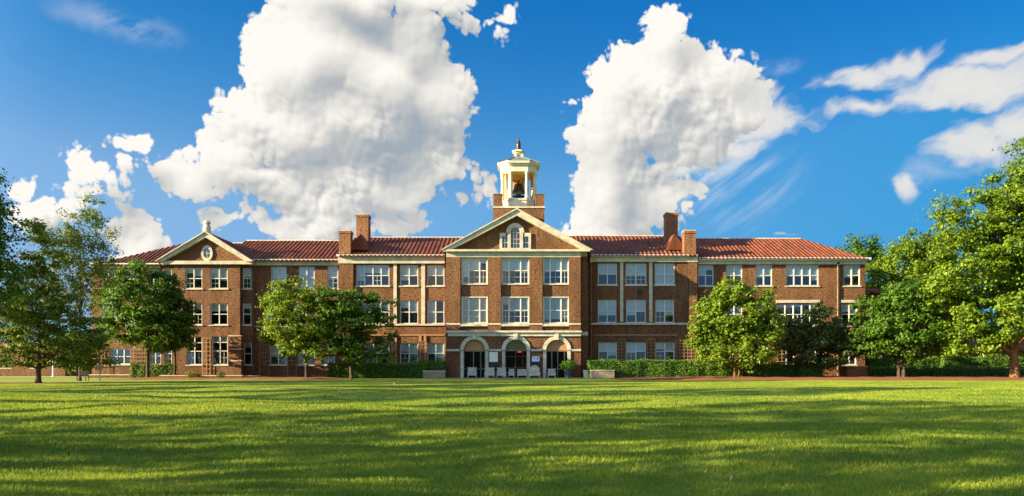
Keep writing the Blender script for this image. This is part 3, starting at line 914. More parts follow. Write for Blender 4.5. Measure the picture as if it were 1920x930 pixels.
# --- central block: bay walls, pilasters and the arcade below
CW = [(867, 913, 482.5, 532), (941.5, 991, 482.5, 532), (1019.5, 1066, 482.5, 532), (867, 913, 558, 605.5), (941.5, 991, 558, 605.5), (1019.5, 1066, 558, 605.5)]
zbelt = PZ(622, YC)
mb = MB(); hs_ = [(PX(a, YB), PX(b, YB), PZ(d, YB), PZ(c, YB)) for a, b, c, d in CW]
xl, xr = PX(836, YC), PX(1089, YC)
wall_grid(mb, xl, xr, zbelt, PZ(466, YB), YB, hs_, 0.3)
mb.quad((xl, YB, 0), (xl, YB, PZ(470, YC)), (xl, BACK, PZ(470, YC)), (xl, BACK, 0))
mb.build('wall', M['brick'], SCHOOL)
mb = MB(); xs2 = PX(1101.5, YC + 1); mb.box(xr - 0.5, xs2, YC + 1.0, BACK, 0, PZ(471, YC + 1)); mb.build('wall', M['brick'], SCHOOL)
mb = MB(); mb.box(xr - .4, xr, YC + .02, YC + 1.0, 0, PZ(471, YC)); mb.build('brick_pier', M['brick'], SCHOOL)
opts = [dict(blind=.5), dict(blind=.5), dict(blind=.52), dict(blind=1.0, tone='curtain'), dict(blind=.55, tone='curtain'), dict(blind=.85, tone='curtain')]
rr = random.Random(5)
for (a, b, c, d), o_ in zip(hs_, opts):
    window(SCHOOL, a, b, c, d, YB, kind='triple', surround=True, r=rr, **o_)
for a, b in ((836.2, 863), (914.5, 939), (992.5, 1017), (1067, 1088.6)):
    strip('pilaster', M['brick'], a, b, 482.3, 621.8, YC, 0.0, 0.278)
    strip('pilaster_band', M['cream'], a - .4, b + .4, 606, 609, YC, 0.05, 0.10)
strip('frieze', M['cream'], 837, 1089, 472.5, 482, YC, 0.02, 0.27)
strip('frieze', M['cream'], 1089.3, 1101, 472.5, 481, YC + 1, 0.02, 0.27)
strip('cornice', M['cream'], 831, 1106, 468.3, 472.2, YC, 0.42, 0.27)
for a, b in ((863, 914.5), (939, 992.5), (1017, 1067)): strip('belt_course', M['cream'], a + .3, b - .3, 607.5, 611.5, YC, 0.02, 0.27)
strip('entrance_cornice', M['limestone'], 837.5, 1090, 620, 623.5, YC, 0.34, 0.27)
strip('entrance_cornice', M['limestone'], 839.5, 1089, 623.8, 630.3, YC, 0.16, 0.27)
strip('entrance_cornice', M['limestone'], 1089.3, 1102, 622, 629, YC + 1, 0.16, 0.27)


def arcade():
    cs = [(889.7, 20.8), (967.5, 20.8), (1044, 20.4)]
    y = YC
    pxs = [(836.2 + 930.5 - 0) / 2, 0]
    zsp, ztop = PZ(656.7, y), PZ(630.5, y)
    bounds = [PX(836.2, y), PX(928.6, y), PX(1005.8, y), PX(1089, y)]
    wallm = MB()
    for (c, rp), xa, xb in zip(cs, bounds[:-1], bounds[1:]):
        cx, r = PX(c, y), rp * y / F
        # piers each side
        for u, v in ((xa, cx - r), (cx + r, xb)):
            wallm.quad((u, y, 0), (v, y, 0), (v, y, zsp), (u, y, zsp))
        wallm.quad((cx - r, y, 0), (cx - r, y + .55, 0), (cx - r, y + .55, zsp), (cx - r, y, zsp))
        wallm.quad((cx + r, y, 0), (cx + r, y, zsp), (cx + r, y + .55, zsp), (cx + r, y + .55, 0))
        n = 24
        for i in range(n):
            a0, a1 = math.pi * (1 - i / n), math.pi * (1 - (i + 1) / n)
            p0 = (cx + r * math.cos(a0), zsp + r * math.sin(a0)); p1 = (cx + r * math.cos(a1), zsp + r * math.sin(a1))
            if i < n // 2:
                u0 = xa + (cx - xa) * i / (n / 2); u1 = xa + (cx - xa) * (i + 1) / (n / 2)
            else:
                u0 = cx + (xb - cx) * (i - n / 2) / (n / 2); u1 = cx + (xb - cx) * (i + 1 - n / 2) / (n / 2)
            wallm.quad((p0[0], y, p0[1]), (p1[0], y, p1[1]), (u1, y, ztop + .02), (u0, y, ztop + .02))
            if i == 0: wallm.quad((xa, y, zsp), (p0[0], y, p0[1]), (u0, y, ztop + .02))
            if i == n - 1: wallm.quad((xb, y, zsp), (u1, y, ztop + .02), (p1[0], y, p1[1]))
            wallm.quad((p0[0], y, p0[1]), (p0[0], y + .55, p0[1]), (p1[0], y + .55, p1[1]), (p1[0], y, p1[1]))
        # limestone archivolt with keystone and jambs
        am = MB(); R = r + 0.36
        for i in range(n):
            a0, a1 = math.pi * i / n, math.pi * (i + 1) / n
            q = [(cx + (r - .03) * math.cos(a0), zsp + (r - .03) * math.sin(a0)), (cx + R * math.cos(a0), zsp + R * math.sin(a0)),
                 (cx + R * math.cos(a1), zsp + R * math.sin(a1)), (cx + (r - .03) * math.cos(a1), zsp + (r - .03) * math.sin(a1))]
            am.prism_y(q, y - 0.10, y + 0.03)
        am.box(cx - .17, cx + .17, y - .24, y - .105, zsp + r - .05, PZ(624, y))
        am.build('archivolt', M['limestone'], SCHOOL)
        for sx in (-1, 1):
            jm = MB()
            e0, e1 = cx + sx * (r - 0.03), cx + sx * (r + 0.30)
            jm.box(e0, e1, y - 0.10, y + 0.03, 0.0, zsp - 0.07)
            jm.build('jamb', M['limestone'], SCHOOL)
    wallm.build('wall', M['brick'], SCHOOL)
    # impost bands between arches
    for a, b in ((838, 861.4), (918, 939.2), (996, 1015.8), (1072.2, 1089)):
        strip('impost', M['limestone'], a, b, 654.6, 658.4, YC, 0.14, 0.03)
    # lobby behind the arcade
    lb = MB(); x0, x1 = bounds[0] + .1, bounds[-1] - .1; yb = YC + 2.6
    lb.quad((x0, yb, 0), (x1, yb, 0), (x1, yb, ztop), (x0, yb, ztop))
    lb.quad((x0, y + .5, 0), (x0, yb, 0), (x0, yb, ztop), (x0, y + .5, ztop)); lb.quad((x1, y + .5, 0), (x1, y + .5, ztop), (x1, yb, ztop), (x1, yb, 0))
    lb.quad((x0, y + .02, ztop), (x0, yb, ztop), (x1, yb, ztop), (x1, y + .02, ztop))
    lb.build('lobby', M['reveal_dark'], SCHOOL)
    # filled tympana of the two side arches
    for c, rp in (cs[0], cs[2]):
        cx, r = PX(c, y), rp * y / F - .004
        pts = [(cx + r * math.cos(math.pi * i / 24), zsp - 0.02 + r * math.sin(math.pi * i / 24)) for i in range(25)]
        tm = MB(); tm.prism_y(pts, y + 0.22, y + 0.34); tm.build('tympanum', M['tan_stucco'], SCHOOL)
        # glazed screen below: posts, transom and panes
        dm = MB(); zt = zsp - .03
        dm.box(cx - r, cx + r, y + .24, y + .33, zt - .10, zt)
        for fx in ((-.96, -.1, .55, .96) if c < 900 else (-.96, -.45, .1, .72)):
            dm.box(cx + r * fx - .045, cx + r * fx + .045, y + .24, y + .33, 0.03, zt - .1)
        dm.box(cx - r * .94, cx + r * .94, y + .25, y + .32, 0.9, 0.98)
        d = dm.build('door', M['gutter'], SCHOOL)
        pn = MB(); pn.quad((cx - r, y + .29, .03), (cx + r, y + .29, .03), (cx + r, y + .29, zt - .1), (cx - r, y + .29, zt - .1)); pn.build('pane', M['door_glass'], d)
    # central doorway with fanlight
    c, rp = cs[1]; cx, r = PX(c, y), rp * y / F - .004
    fm = MB(); pts = []
    n = 20
    for i in range(n):
        a0, a1 = math.pi * i / n, math.pi * (i + 1) / n
        fm.prism_y([(cx + (r - .12) * math.cos(a0), zsp + (r - .12) * math.sin(a0)), (cx + r * math.cos(a0), zsp + r * math.sin(a0)),
                    (cx + r * math.cos(a1), zsp + r * math.sin(a1)), (cx + (r - .12) * math.cos(a1), zsp + (r - .12) * math.sin(a1))], y + .2, y + .3)
    fm.box(cx - r, cx + r, y + .17, y + .32, zsp - .09, zsp + .06)
    fl = fm.build('fanlight', M['gutter'], SCHOOL)
    pn = MB(); pn.prism_y([(cx + (r - .05) * math.cos(math.pi * i / n), zsp + .03 + (r - .06) * math.sin(math.pi * i / n)) for i in range(n + 1)], y + .24, y + .26)
    pn.build('pane', M['olive_glass'], fl)
    dm = MB(); yd = YC + 1.6
    for fx in (-.95, -.03, .62, .95): dm.box(cx + r * fx - .05, cx + r * fx + .05, yd, yd + .1, .03, zsp - .1)
    for zz in (.25, 1.05, 2.25): dm.box(cx - r * .92, cx + r * .92, yd + .01, yd + .09, zz - .05, zz + .05)
    d = dm.build('door', M['door_wood'], SCHOOL)
    pn = MB(); pn.quad((cx - r, yd + .05, .03), (cx + r, yd + .05, .03), (cx + r, yd + .05, zsp), (cx - r, yd + .05, zsp)); pn.build('pane', M['door_glass'], d)
    hm = MB(); hm.tube([(cx - .1, yd - .07, .85), (cx - .1, yd - .07, 1.3)], .025); hm.build('handle', M['limestone'], d)


m_, n_, b_ = new_mat('olive_glass')
b_.inputs['Base Color'].default_value = (0.09, 0.09, 0.02, 1); b_.inputs['Roughness'].default_value = 0.15
M['olive_glass'] = m_
arcade()

# gable of the central block
gable(830, 969, 1108, 470.5, 395, YB - .02, BACK - 2, M['brick'], ov=0.62, t=11)


def palladian():
    y = YB - .02
    X = lambda p: PX(p, y)
    Z = lambda p: PZ(p, y)
    cx = X(966); n = 20
    sm = MB()
    zs, r1, r0 = Z(436.5), (X(983) - X(949)) / 2, (X(974.6) - X(957.4)) / 2
    zsi = zs - 0.2
    # outer frame pieces butt against each other
    sm.box(X(936.8), X(941.5), y - .14, y - .002, Z(467.5), Z(437)); sm.box(X(990.8), X(995.6), y - .14, y - .002, Z(467.5), Z(437))
    sm.box(X(941.5), X(990.8), y - .14, y - .002, Z(467.5), Z(465.2))
    sm.box(X(941.5), X(949), y - .138, y - .002, Z(443.5), Z(437)); sm.box(X(983.2), X(990.8), y - .138, y - .002, Z(443.5), Z(437))
    sm.box(X(951.5), X(957.6), y - .15, y - .002, Z(465.2), zs); sm.box(X(974.4), X(980.6), y - .15, y - .002, Z(465.2), zs)
    for i in range(n):
        a0, a1 = math.pi * i / n, math.pi * (i + 1) / n
        sm.prism_y([(cx + r0 * math.cos(a0), zs + r0 * 1.1 * math.sin(a0)), (cx + r1 * math.cos(a0), zs + r1 * 1.05 * math.sin(a0)),
                    (cx + r1 * math.cos(a1), zs + r1 * 1.05 * math.sin(a1)), (cx + r0 * math.cos(a1), zs + r0 * 1.1 * math.sin(a1))], y - .16, y - .002)
    # glazing bars
    for fx in (-.33, .33): sm.box(cx + r0 * fx - .02, cx + r0 * fx + .02, y - .07, y - .03, Z(465.2), zs + r0 * .9)
    for zz in (Z(457), Z(448.5), zs): sm.box(cx - r0, cx + r0, y - .068, y - .032, zz - .02, zz + .02)
    for xa, xb in ((X(941.5), X(951.5)), (X(980.6), X(990.8))):
        sm.box((xa + xb) / 2 - .02, (xa + xb) / 2 + .02, y - .07, y - .03, Z(465.2), Z(443.5))
        sm.box(xa, xb, y - .068, y - .032, Z(455) - .03, Z(455) + .03)
    f = sm.build('window', M['cream'], SCHOOL); f['label'] = 'three part arched window with cream surround under the main gable'
    p = MB()
    p.prism_y([(X(957.5), Z(465.3)), (X(974.5), Z(465.3))] + [(cx + r0 * math.cos(math.pi * i / n), zs + r0 * 1.1 * math.sin(math.pi * i / n)) for i in range(n + 1)], y - .025, y - .004)
    p.box(X(941.5), X(951.5), y - .025, y - .004, Z(465.3), Z(443.5)); p.box(X(980.6), X(990.8), y - .025, y - .004, Z(465.3), Z(443.5))
    p.build('pane', M['dark_glass'], f)


palladian()

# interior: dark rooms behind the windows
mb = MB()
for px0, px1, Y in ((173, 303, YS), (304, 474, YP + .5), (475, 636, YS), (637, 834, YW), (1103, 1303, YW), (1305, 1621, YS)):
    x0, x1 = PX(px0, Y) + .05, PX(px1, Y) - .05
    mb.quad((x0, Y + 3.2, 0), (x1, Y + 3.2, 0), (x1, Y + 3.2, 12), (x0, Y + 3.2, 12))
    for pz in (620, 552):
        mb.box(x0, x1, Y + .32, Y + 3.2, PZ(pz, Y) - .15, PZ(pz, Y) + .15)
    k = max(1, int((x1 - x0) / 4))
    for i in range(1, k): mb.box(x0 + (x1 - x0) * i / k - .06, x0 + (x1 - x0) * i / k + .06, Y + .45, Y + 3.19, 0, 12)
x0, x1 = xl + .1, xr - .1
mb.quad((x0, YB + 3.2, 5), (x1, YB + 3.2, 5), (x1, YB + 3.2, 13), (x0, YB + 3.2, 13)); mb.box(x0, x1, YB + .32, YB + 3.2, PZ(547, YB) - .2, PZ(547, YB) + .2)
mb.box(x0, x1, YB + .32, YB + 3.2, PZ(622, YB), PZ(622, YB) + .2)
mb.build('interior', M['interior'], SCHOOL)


# --- main roofs
def roof(px0, px1, pye, pyr, Y, Yr, hip_l=None, hip_r=None, over=0.75, ridge_y=None):
    """pan-tiled roof: front and back slopes, hips where given (px of the ridge end)"""
    Ye = Y - over
    x0, x1 = PX(px0, Ye), PX(px1, Ye); ze, zr = PZ(pye, Ye), PZ(pyr, Yr)
    r0 = PX(hip_l, Yr) if hip_l else x0; r1 = PX(hip_r, Yr) if hip_r else x1
    yb = 2 * Yr - Ye
    mb = MB()
    mb.quad((x0, Ye, ze), (x1, Ye, ze), (r1, Yr, zr), (r0, Yr, zr))
    mb.quad((x1, yb, ze), (x0, yb, ze), (r0, Yr, zr), (r1, Yr, zr))
    mb.quad((x0, yb, ze), (x0, Ye, ze), (r0, Yr, zr)); mb.quad((x1, Ye, ze), (x1, yb, ze), (r1, Yr, zr))
    mb.quad((x0, Ye, ze - .02), (x0, yb, ze - .02), (x1, yb, ze - .02), (x1, Ye, ze - .02))
    n = int((x1 - x0) / 0.46)
    for k in range(n + 1):
        x = x0 + 0.1 + 0.46 * k
        t = 1.0
        if x < r0: t = min(t, (x - x0) / max(1e-6, r0 - x0))
        if x > r1: t = min(t, (x1 - x) / max(1e-6, x1 - r1))
        if t < 0.03: continue
        w = 0.085
        ya, za = Ye - .03, ze + .0
        yt, zt = Ye + (Yr - Ye) * t, ze + (zr - ze) * t
        for (u0, h0), (u1, h1) in (((-w, 0), (-w * .55, .085)), ((-w * .55, .085), (w * .55, .085)), ((w * .55, .085), (w, 0))):
            mb.quad((x + u0, ya, za + h0), (x + u1, ya, za + h1), (x + u1, yt, zt + h1), (x + u0, yt, zt + h0))
        mb.quad((x - w, ya, za), (x + w, ya, za), (x + w * .55, ya, za + .085), (x - w * .55, ya, za + .085))
    # hip-end ribs
    for xe, xr_, sg in ((x0, r0, -1), (x1, r1, 1)):
        if abs(xe - xr_) < .1: continue
        m = int((yb - Ye) / .46)
        for k in range(m):
            yy = Ye + .2 + .46 * k
            t = 1 - abs(yy - Yr) / (Yr - Ye)
            mb.quad((xe, yy - .08, ze), (xe, yy + .08, ze), (xe + (xr_ - xe) * t, yy + .08, ze + (zr - ze) * t + .06), (xe + (xr_ - xe) * t, yy - .08, ze + (zr - ze) * t + .06))
    o = mb.build('roof', M['roof'], SCHOOL)
    rc = MB(); rc.tube([(r0 + .1, Yr, zr + .05), (r1 - .1, Yr, zr + .03)], .09, 8)
    rc.build('ridge_cap', M['limestone'], o)
    return o


YR = 94.2
roof(172 - 3, 420, 497.5, 456.5, YS, YR, hip_l=345)
roof(414, 640, 488.5, 452, YS, YR)
roof(636, 900, 479.5, 446, YW, YR)
roof(1050, 1306, 479.5, 443, YW, YR)
roof(1306, 1629.5, 485, 448, YS, YR, hip_r=1503)
# ridge rail on the left roof
mb = MB(); x0, x1 = PX(505, YR), PX(640, YR); zr = PZ(452, YR)
mb.tube([(x0, YR, zr + .38), (x1, YR, zr + .38)], .03, 6)
for k in range(9): xx = x0 + (x1 - x0) * k / 8; mb.tube([(xx, YR, zr), (xx, YR, zr + .38)], .025, 6)
mb.build('ridge_rail', M['limestone'], SCHOOL)


def chimney(px0, px1, py0, py1, Y, d=1.1, label=None):
    x0, x1, z1, z0 = PX(px0, Y), PX(px1, Y), PZ(py0, Y), PZ(py1, Y)
    mb = MB(); mb.box(x0 + .06, x1 - .06, Y, Y + d, z0, z1 - .35)
    mb.box(x0, x1, Y - .06, Y + d + .06, z1 - .35, z1 - .08)
    o = mb.build('chimney', M['brick_chimney'], SCHOOL)
    cp = MB(); cp.box(x0 + .04, x1 - .04, Y - .02, Y + d + .02, z1 - .08, z1); cp.build('chimney_cap', M['limestone'], o)
    if label: o['label'] = label


chimney(634.5, 658, 431.5, 492, YW - .12, 1.3)
chimney(667, 691.5, 401, 460, 90.5, 1.5)
chimney(1282, 1306, 431, 478, YW - .12, 1.3)
chimney(1248, 1272, 397.5, 460, 90.5, 1.5)
# sloping flank wall and tile ramp between each pair of chimneys
for a, b in ((659, 678), (1262, 1281)):
    mb = MB(); x0, x1 = PX(a, 88), PX(b, 88)
    zt, zb = PZ(440, 88), PZ(470, 88)
    if a < 900: mb.prism_y([(x0, zb), (x1 + .8, zb), (x1, zt), (x0, PZ(462, 88))], 87.4, 90.4)
    else: mb.prism_y([(x0 - .8, zb), (x1, zb), (x1, PZ(462, 88)), (x0, zt)], 87.4, 90.4)
    mb.build('roof_ramp', M['roof'], SCHOOL)


def downpipe(px, Y, py0, py1=708):
    mb = MB(); x = PX(px, Y); y = Y - .12
    mb.tube([(x, y, PZ(py0, Y)), (x, y, 0.0)], .07, 8)
    for z in np.arange(1.5, PZ(py0, Y), 3.0): mb.box(x - .11, x + .11, y - .09, Y - .003, z - .04, z + .04)
    mb.box(x - .16, x + .16, y - .16, y + .1, PZ(py0, Y) - .02, PZ(py0, Y) + .3)
    mb.build('downpipe', M['gutter'], SCHOOL)


downpipe(476.5, YS, 492); downpipe(1570, YS, 497); downpipe(1108, YW, 494)


# --- belfry tower
def octagon(cx, cy, r):
    w = r * math.cos(math.pi / 8); c = .5 * w
    return [(cx + x, cy + y) for x, y in ((w, c), (c, w), (-c, w), (-w, c), (-w, -c), (-c, -w), (c, -w), (w, -c))]


def belfry():
    yt = 84.2; cx = PX(972.8, yt); hw = (1020.8 - 925) / 2 * yt / F; cy = yt + hw
    mb = MB(); mb.box(cx - hw, cx + hw, yt, yt + 2 * hw, 12.5, PZ(390, yt))
    t = mb.build('tower', M['brick'], SCHOOL)
    mb = MB(); mb.box(cx - hw - .07, cx + hw + .07, yt - .07, yt + 2 * hw + .07, PZ(390, yt), PZ(387, yt)); mb.build('coping', M['cream'], t)
    pw = 0.92
    for sx in (-1, 1):
        for y0 in (yt + .02, yt + 2 * hw - pw - .02):
            pm = MB(); xa = cx + sx * (hw - .02); xb = xa - sx * pw
            pm.box(xa, xb, y0, y0 + pw, PZ(387, yt), PZ(365, yt)); pm.box(xa + sx * .03, xb - sx * .03, y0 - .03, y0 + pw + .03, PZ(365, yt), PZ(365, yt) + .1)
            pm.build('corner_pier', M['brick'], t)
    # octagonal lantern
    B = bpy.data.objects.new('belfry', None); SC.collection.objects.link(B); attach(B, (cx, cy, PZ(387, yt)), SCHOOL)
    s = yt / F
    Zb = lambda p: PZ(p, yt)
    k = 1 / math.cos(math.pi / 8)
    R0, R1 = 29.6 * s * k, 33.0 * s * k
    mb = MB(); mb.prism_z(octagon(cx, cy, R0), Zb(387), Zb(371)); mb.prism_z(octagon(cx, cy, R0 + .10), Zb(371), Zb(368.6)); mb.build('parapet', M['belfry_paint'], B)
    for i, (x, y) in enumerate(octagon(cx, cy, R1 * .93)):
        cm = MB(); ang = math.atan2(y - cy, x - cx)
        cm.lathe((x, y), [(.25, Zb(368.6)), (.25, Zb(368.6) + .14), (.18, Zb(368.6) + .2), (.16, Zb(318) - .3), (.25, Zb(318) - .14), (.25, Zb(318))], 12)
        cm.build('column', M['belfry_paint'], B, smooth=False)
    mb = MB(); mb.prism_z(octagon(cx, cy, R1 + .12), Zb(318), Zb(306)); mb.prism_z(octagon(cx, cy, R1 + .30), Zb(306), Zb(303)); mb.prism_z(octagon(cx, cy, 40.5 * s * k), Zb(303), Zb(298.5))
    mb.build('entablature', M['belfry_paint'], B)
    mb = MB(); mb.prism_z(octagon(cx, cy, R1 - .05), Zb(320), Zb(318) - .004); mb.build('ceiling', M['belfry_lining'], B)
    # backing walls between the rear columns, open at the front and part of the sides
    pts = octagon(cx, cy, R1 * .90)
    for i in (0, 3, 7, 4):   # diagonal faces get narrow infill panels
        (xa, ya), (xb, yb) = pts[i], pts[(i + 1) % 8]
        for u, v in ((.1, .36), (.64, .9)):
            mb = MB()
            p = [(xa + (xb - xa) * q, ya + (yb - ya) * q) for q in (u, v)]
            nx, ny = (p[0][0] + p[1][0]) / 2 - cx, (p[0][1] + p[1][1]) / 2 - cy; L = math.hypot(nx, ny); nx, ny = nx / L * .06, ny / L * .06
            mb.prism_z([(p[0][0], p[0][1]), (p[1][0], p[1][1]), (p[1][0] - nx, p[1][1] - ny), (p[0][0] - nx, p[0][1] - ny)], Zb(368.4), Zb(320.2))
            mb.build('lining_panel', M['belfry_lining'], B)
    (xa, ya), (xb, yb) = pts[1], pts[2]
    mb = MB(); mb.box(min(xa, xb) + .2, max(xa, xb) - .2, ya - .08, ya, Zb(342), Zb(320.2))
    mb.build('lining_panel', M['belfry_lining'], B)
    # roof of weathered copper, eight facets, ribs on the hips
    mb = MB(); Re, Rt = 41.0 * s * k, 12.0 * s * k
    mb.prism_z(octagon(cx, cy, Re), Zb(298.5), Zb(285), Rt / Re, (cx, cy))
    rf = mb.build('roof', M['copper'], B)
    mb = MB()
    for x, y in octagon(cx, cy, 1.0): mb.tube([(cx + (x - cx) * Re, cy + (y - cy) * Re, Zb(298.5) + .03), (cx + (x - cx) * Rt, cy + (y - cy) * Rt, Zb(285) + .03)], .05, 6)
    mb.build('hip_rib', M['copper'], rf)
    # small open lantern on top
    L_ = MB(); r = 8.0 * s
    for i in range(4):
        a = math.pi / 4 + math.pi / 2 * i
        x, y = cx + r * 1.15 * math.cos(a), cy + r * 1.15 * math.sin(a)
        L_.box(x - .14, x + .14, y - .14, y + .14, Zb(286), Zb(275))
    L_.prism_z(octagon(cx, cy, r * 1.45), Zb(287), Zb(284.6))
    L_.prism_z(octagon(cx, cy, r * 1.35), Zb(277), Zb(274)); L_.prism_z(octagon(cx, cy, 13.5 * s), Zb(274), Zb(271.6)); L_.prism_z(octagon(cx, cy, 12.0 * s), Zb(271.6), Zb(269), .6, (cx, cy))
    ln = L_.build('lantern', M['belfry_paint'], B)
    fm = MB(); z = Zb(269)
    h = (269 - 245) * s
    fm.lathe((cx, cy), [(.34, z), (.36, z + .08), (.17, z + .14), (.22, z + h * .22), (.25, z + h * .40), (.20, z + h * .62), (.14, z + h * .66), (.16, z + h * .72), (.08, z + h * .78), (.12, z + h * .84), (.03, z + h)], 14)
    fm.build('finial', M['bronze'], B, smooth=True)
    # the bell hangs inside
    bl = thing('bell', (cx, cy, Zb(364)), 'large dark bronze bell hanging in the open white belfry', 'bell')
    zt, zr = Zb(334), Zb(352)
    H = zt - zr
    bm = MB(); bm.lathe((cx, cy), [(.80, zr), (.80, zr + .06), (.66, zr + H * .22), (.54, zr + H * .5), (.48, zr + H * .8), (.38, zr + H * .95), (.10, zr + H)], 24)
    bm.build('bell_body', M['bronze'], bl, smooth=True)
    ym = MB(); ym.box(cx - .95, cx + .95, cy - .95, cy - .78, zr - .30, zr - .08); ym.box(cx - .95, cx + .95, cy + .78, cy + .95, zr - .30, zr - .08)
    for sx in (-1, 1): ym.box(cx + sx * .78, cx + sx * .95, cy - .775, cy + .775, zr - .29, zr - .09)
    for sx in (-1, 1):
        for sy in (-1, 1): ym.box(cx + sx * .78 - .07, cx + sx * .78 + .07, cy + sy * .86 - .07, cy + sy * .86 + .07, Zb(368.4), zr - .30)
    ym.build('bell_frame', M['iron'], bl)
    cm = MB(); cm.tube([(cx, cy, zr + H * .6), (cx, cy, zr - .15)], .05); cm.lathe((cx, cy), [(.05, zr - .55), (.28, zr - .5), (.3, zr - .2), (.1, zr - .12)], 12); cm.build('clapper', M['iron'], bl)
    hm = MB(); hm.box(cx - .07, cx + .07, cy - 1.3, cy + 1.3, zt, zt + .16); hm.build('headstock', M['iron'], bl)


belfry()

# ------------------------------------------------------------------ other buildings
def annex(name, label, x0, x1, y0, y1, h, wins, roofh=1.6, mat='brick', over=.4):
    t = thing(name, ((x0 + x1) / 2, (y0 + y1) / 2, 0), label, 'building')
    mb = MB()
    wall_grid(mb, x0, x1, 0, h, y0, wins, .2)
    mb.quad((x0, y0, 0), (x0, y0, h), (x0, y1, h), (x0, y1, 0)); mb.quad((x1, y0, 0), (x1, y1, 0), (x1, y1, h), (x1, y0, h)); mb.quad((x0, y1, 0), (x0, y1, h), (x1, y1, h), (x1, y1, 0))
    mb.quad((x0, y0 + 2, 0), (x1, y0 + 2, 0), (x1, y0 + 2, h), (x0, y0 + 2, h))
    mb.build('wall', M[mat], t)
    rf = MB(); ym = (y0 + y1) / 2
    rf.prism_z([(x0 - over, y0 - over), (x1 + over, y0 - over), (x1 + over, y1 + over), (x0 - over, y1 + over)], h, h + .2)
    rf.v = rf.v
    a, b, c, d = (x0 - over, y0 - over), (x1 + over, y0 - over), (x1 + over, y1 + over), (x0 - over, y1 + over)
    z = h + .2; r0, r1 = (x0 + 2, ym, z + roofh), (x1 - 2, ym, z + roofh)
    rf.quad((*a, z), (*b, z), r1, r0); rf.quad((*c, z), (*d, z), r0, r1); rf.quad((*d, z), (*a, z), r0); rf.quad((*b, z), (*c, z), r1)
    rf.build('roof', M['roof'], t)
    for (u, v, c_, d_) in wins:
        fm = MB(); y = y0 + .08
        fm.box(u, u + .07, y, y + .1, c_, d_); fm.box(v - .07, v, y, y + .1, c_, d_); fm.box(u + .07, v - .07, y, y + .1, c_, c_ + .07); fm.box(u + .07, v - .07, y, y + .1, d_ - .07, d_)
        fm.box((u + v) / 2 - .04, (u + v) / 2 + .04, y - .01, y + .09, c_ + .07, d_ - .07); fm.box(u + .07, v - .07, y + .01, y + .08, (c_ + d_) / 2 - .03, (c_ + d_) / 2 + .03)
        f = fm.build('window', M['white_paint'], t)
        pn = MB(); pn.quad((u, y + .06, c_), (v, y + .06, c_), (v, y + .06, d_), (u, y + .06, d_)); pn.build('pane', M['glass'], f)
    return t


annex('brick_annex', 'low brick building behind the trees at the far left', -75, -52.5, 94, 104, 3.1,
      [(-60.6, -58.8, .9, 2.4), (-64.5, -62.5, .9, 2.4), (-57.0, -55.2, .9, 2.4), (-69, -67, .9, 2.4)], roofh=.7)
annex('brick_annex', 'brick rear wing with red roof joining the right end of the school', 41.0, 52.0, 93, 103, PZ(549, 92.6), [(42.0, 43.2, 5.0, 7.0), (44.5, 46, 5.0, 7.0), (48, 49.5, 5.0, 7.0), (43, 45, 1, 3)], roofh=.9)
annex('brick_annex', 'low brick building half hidden behind hedges and trees at the right', 53.5, 82, 96, 106, 3.0, [(55, 57, .9, 2.3), (59, 61, .9, 2.3), (63, 65, .9, 2.3), (67, 69, .9, 2.3)], roofh=1.2)
for i, (px, w) in enumerate(((100, 'left of the school under the trees'), (1845, 'by the low building at the right'), (1652, 'right of the dark low hedge behind a multi stemmed tree'))):
    Y = 90.0; mb = MB(); x = PX(px, Y)
    mb.lathe((x, Y), [(.16, 0), (.16, .12), (.11, .16), (.10, 2.45), (.15, 2.5), (.15, 2.6)], 12)
    o = mb.build('white_post', M['white_paint'], base=(x, Y, 0)); tag(o, 'slim white post standing ' + w, 'post', 'white posts')


# ------------------------------------------------------------------ trees
def unit(n):
    v = RNG.normal(size=(n, 3)); return v / np.linalg.norm(v, axis=1, keepdims=True)


def leaf_quads(P, N, size, aspect=0.62):
    n = len(P)
    t = np.cross(N, unit(n)); t /= np.linalg.norm(t, axis=1, keepdims=True) + 1e-9
    b = np.cross(N, t)
    s = size[:, None]
    # a kite, slightly folded along the midrib
    tip = P + t * s; base = P - t * s * .75
    l = P + b * s * aspect + N * s * .18; r = P - b * s * aspect + N * s * .18
    return np.stack([base, r, tip, l], 1)


def ellipsoid_points(ells, n, shell=0.55):
    w = np.array([e[3] * e[4] * e[5] for e in ells]); w = w ** .8; w /= w.sum()
    k = RNG.choice(len(ells), n, p=w)
    E = np.array(ells)[k]
    u = unit(n); r = RNG.random(n) ** (1 / 3.0)
    r = np.where(RNG.random(n) < shell, .78 + .27 * RNG.random(n), r)
    off = u * r[:, None] * E[:, 3:6]
    return E[:, 0:3] + off, u


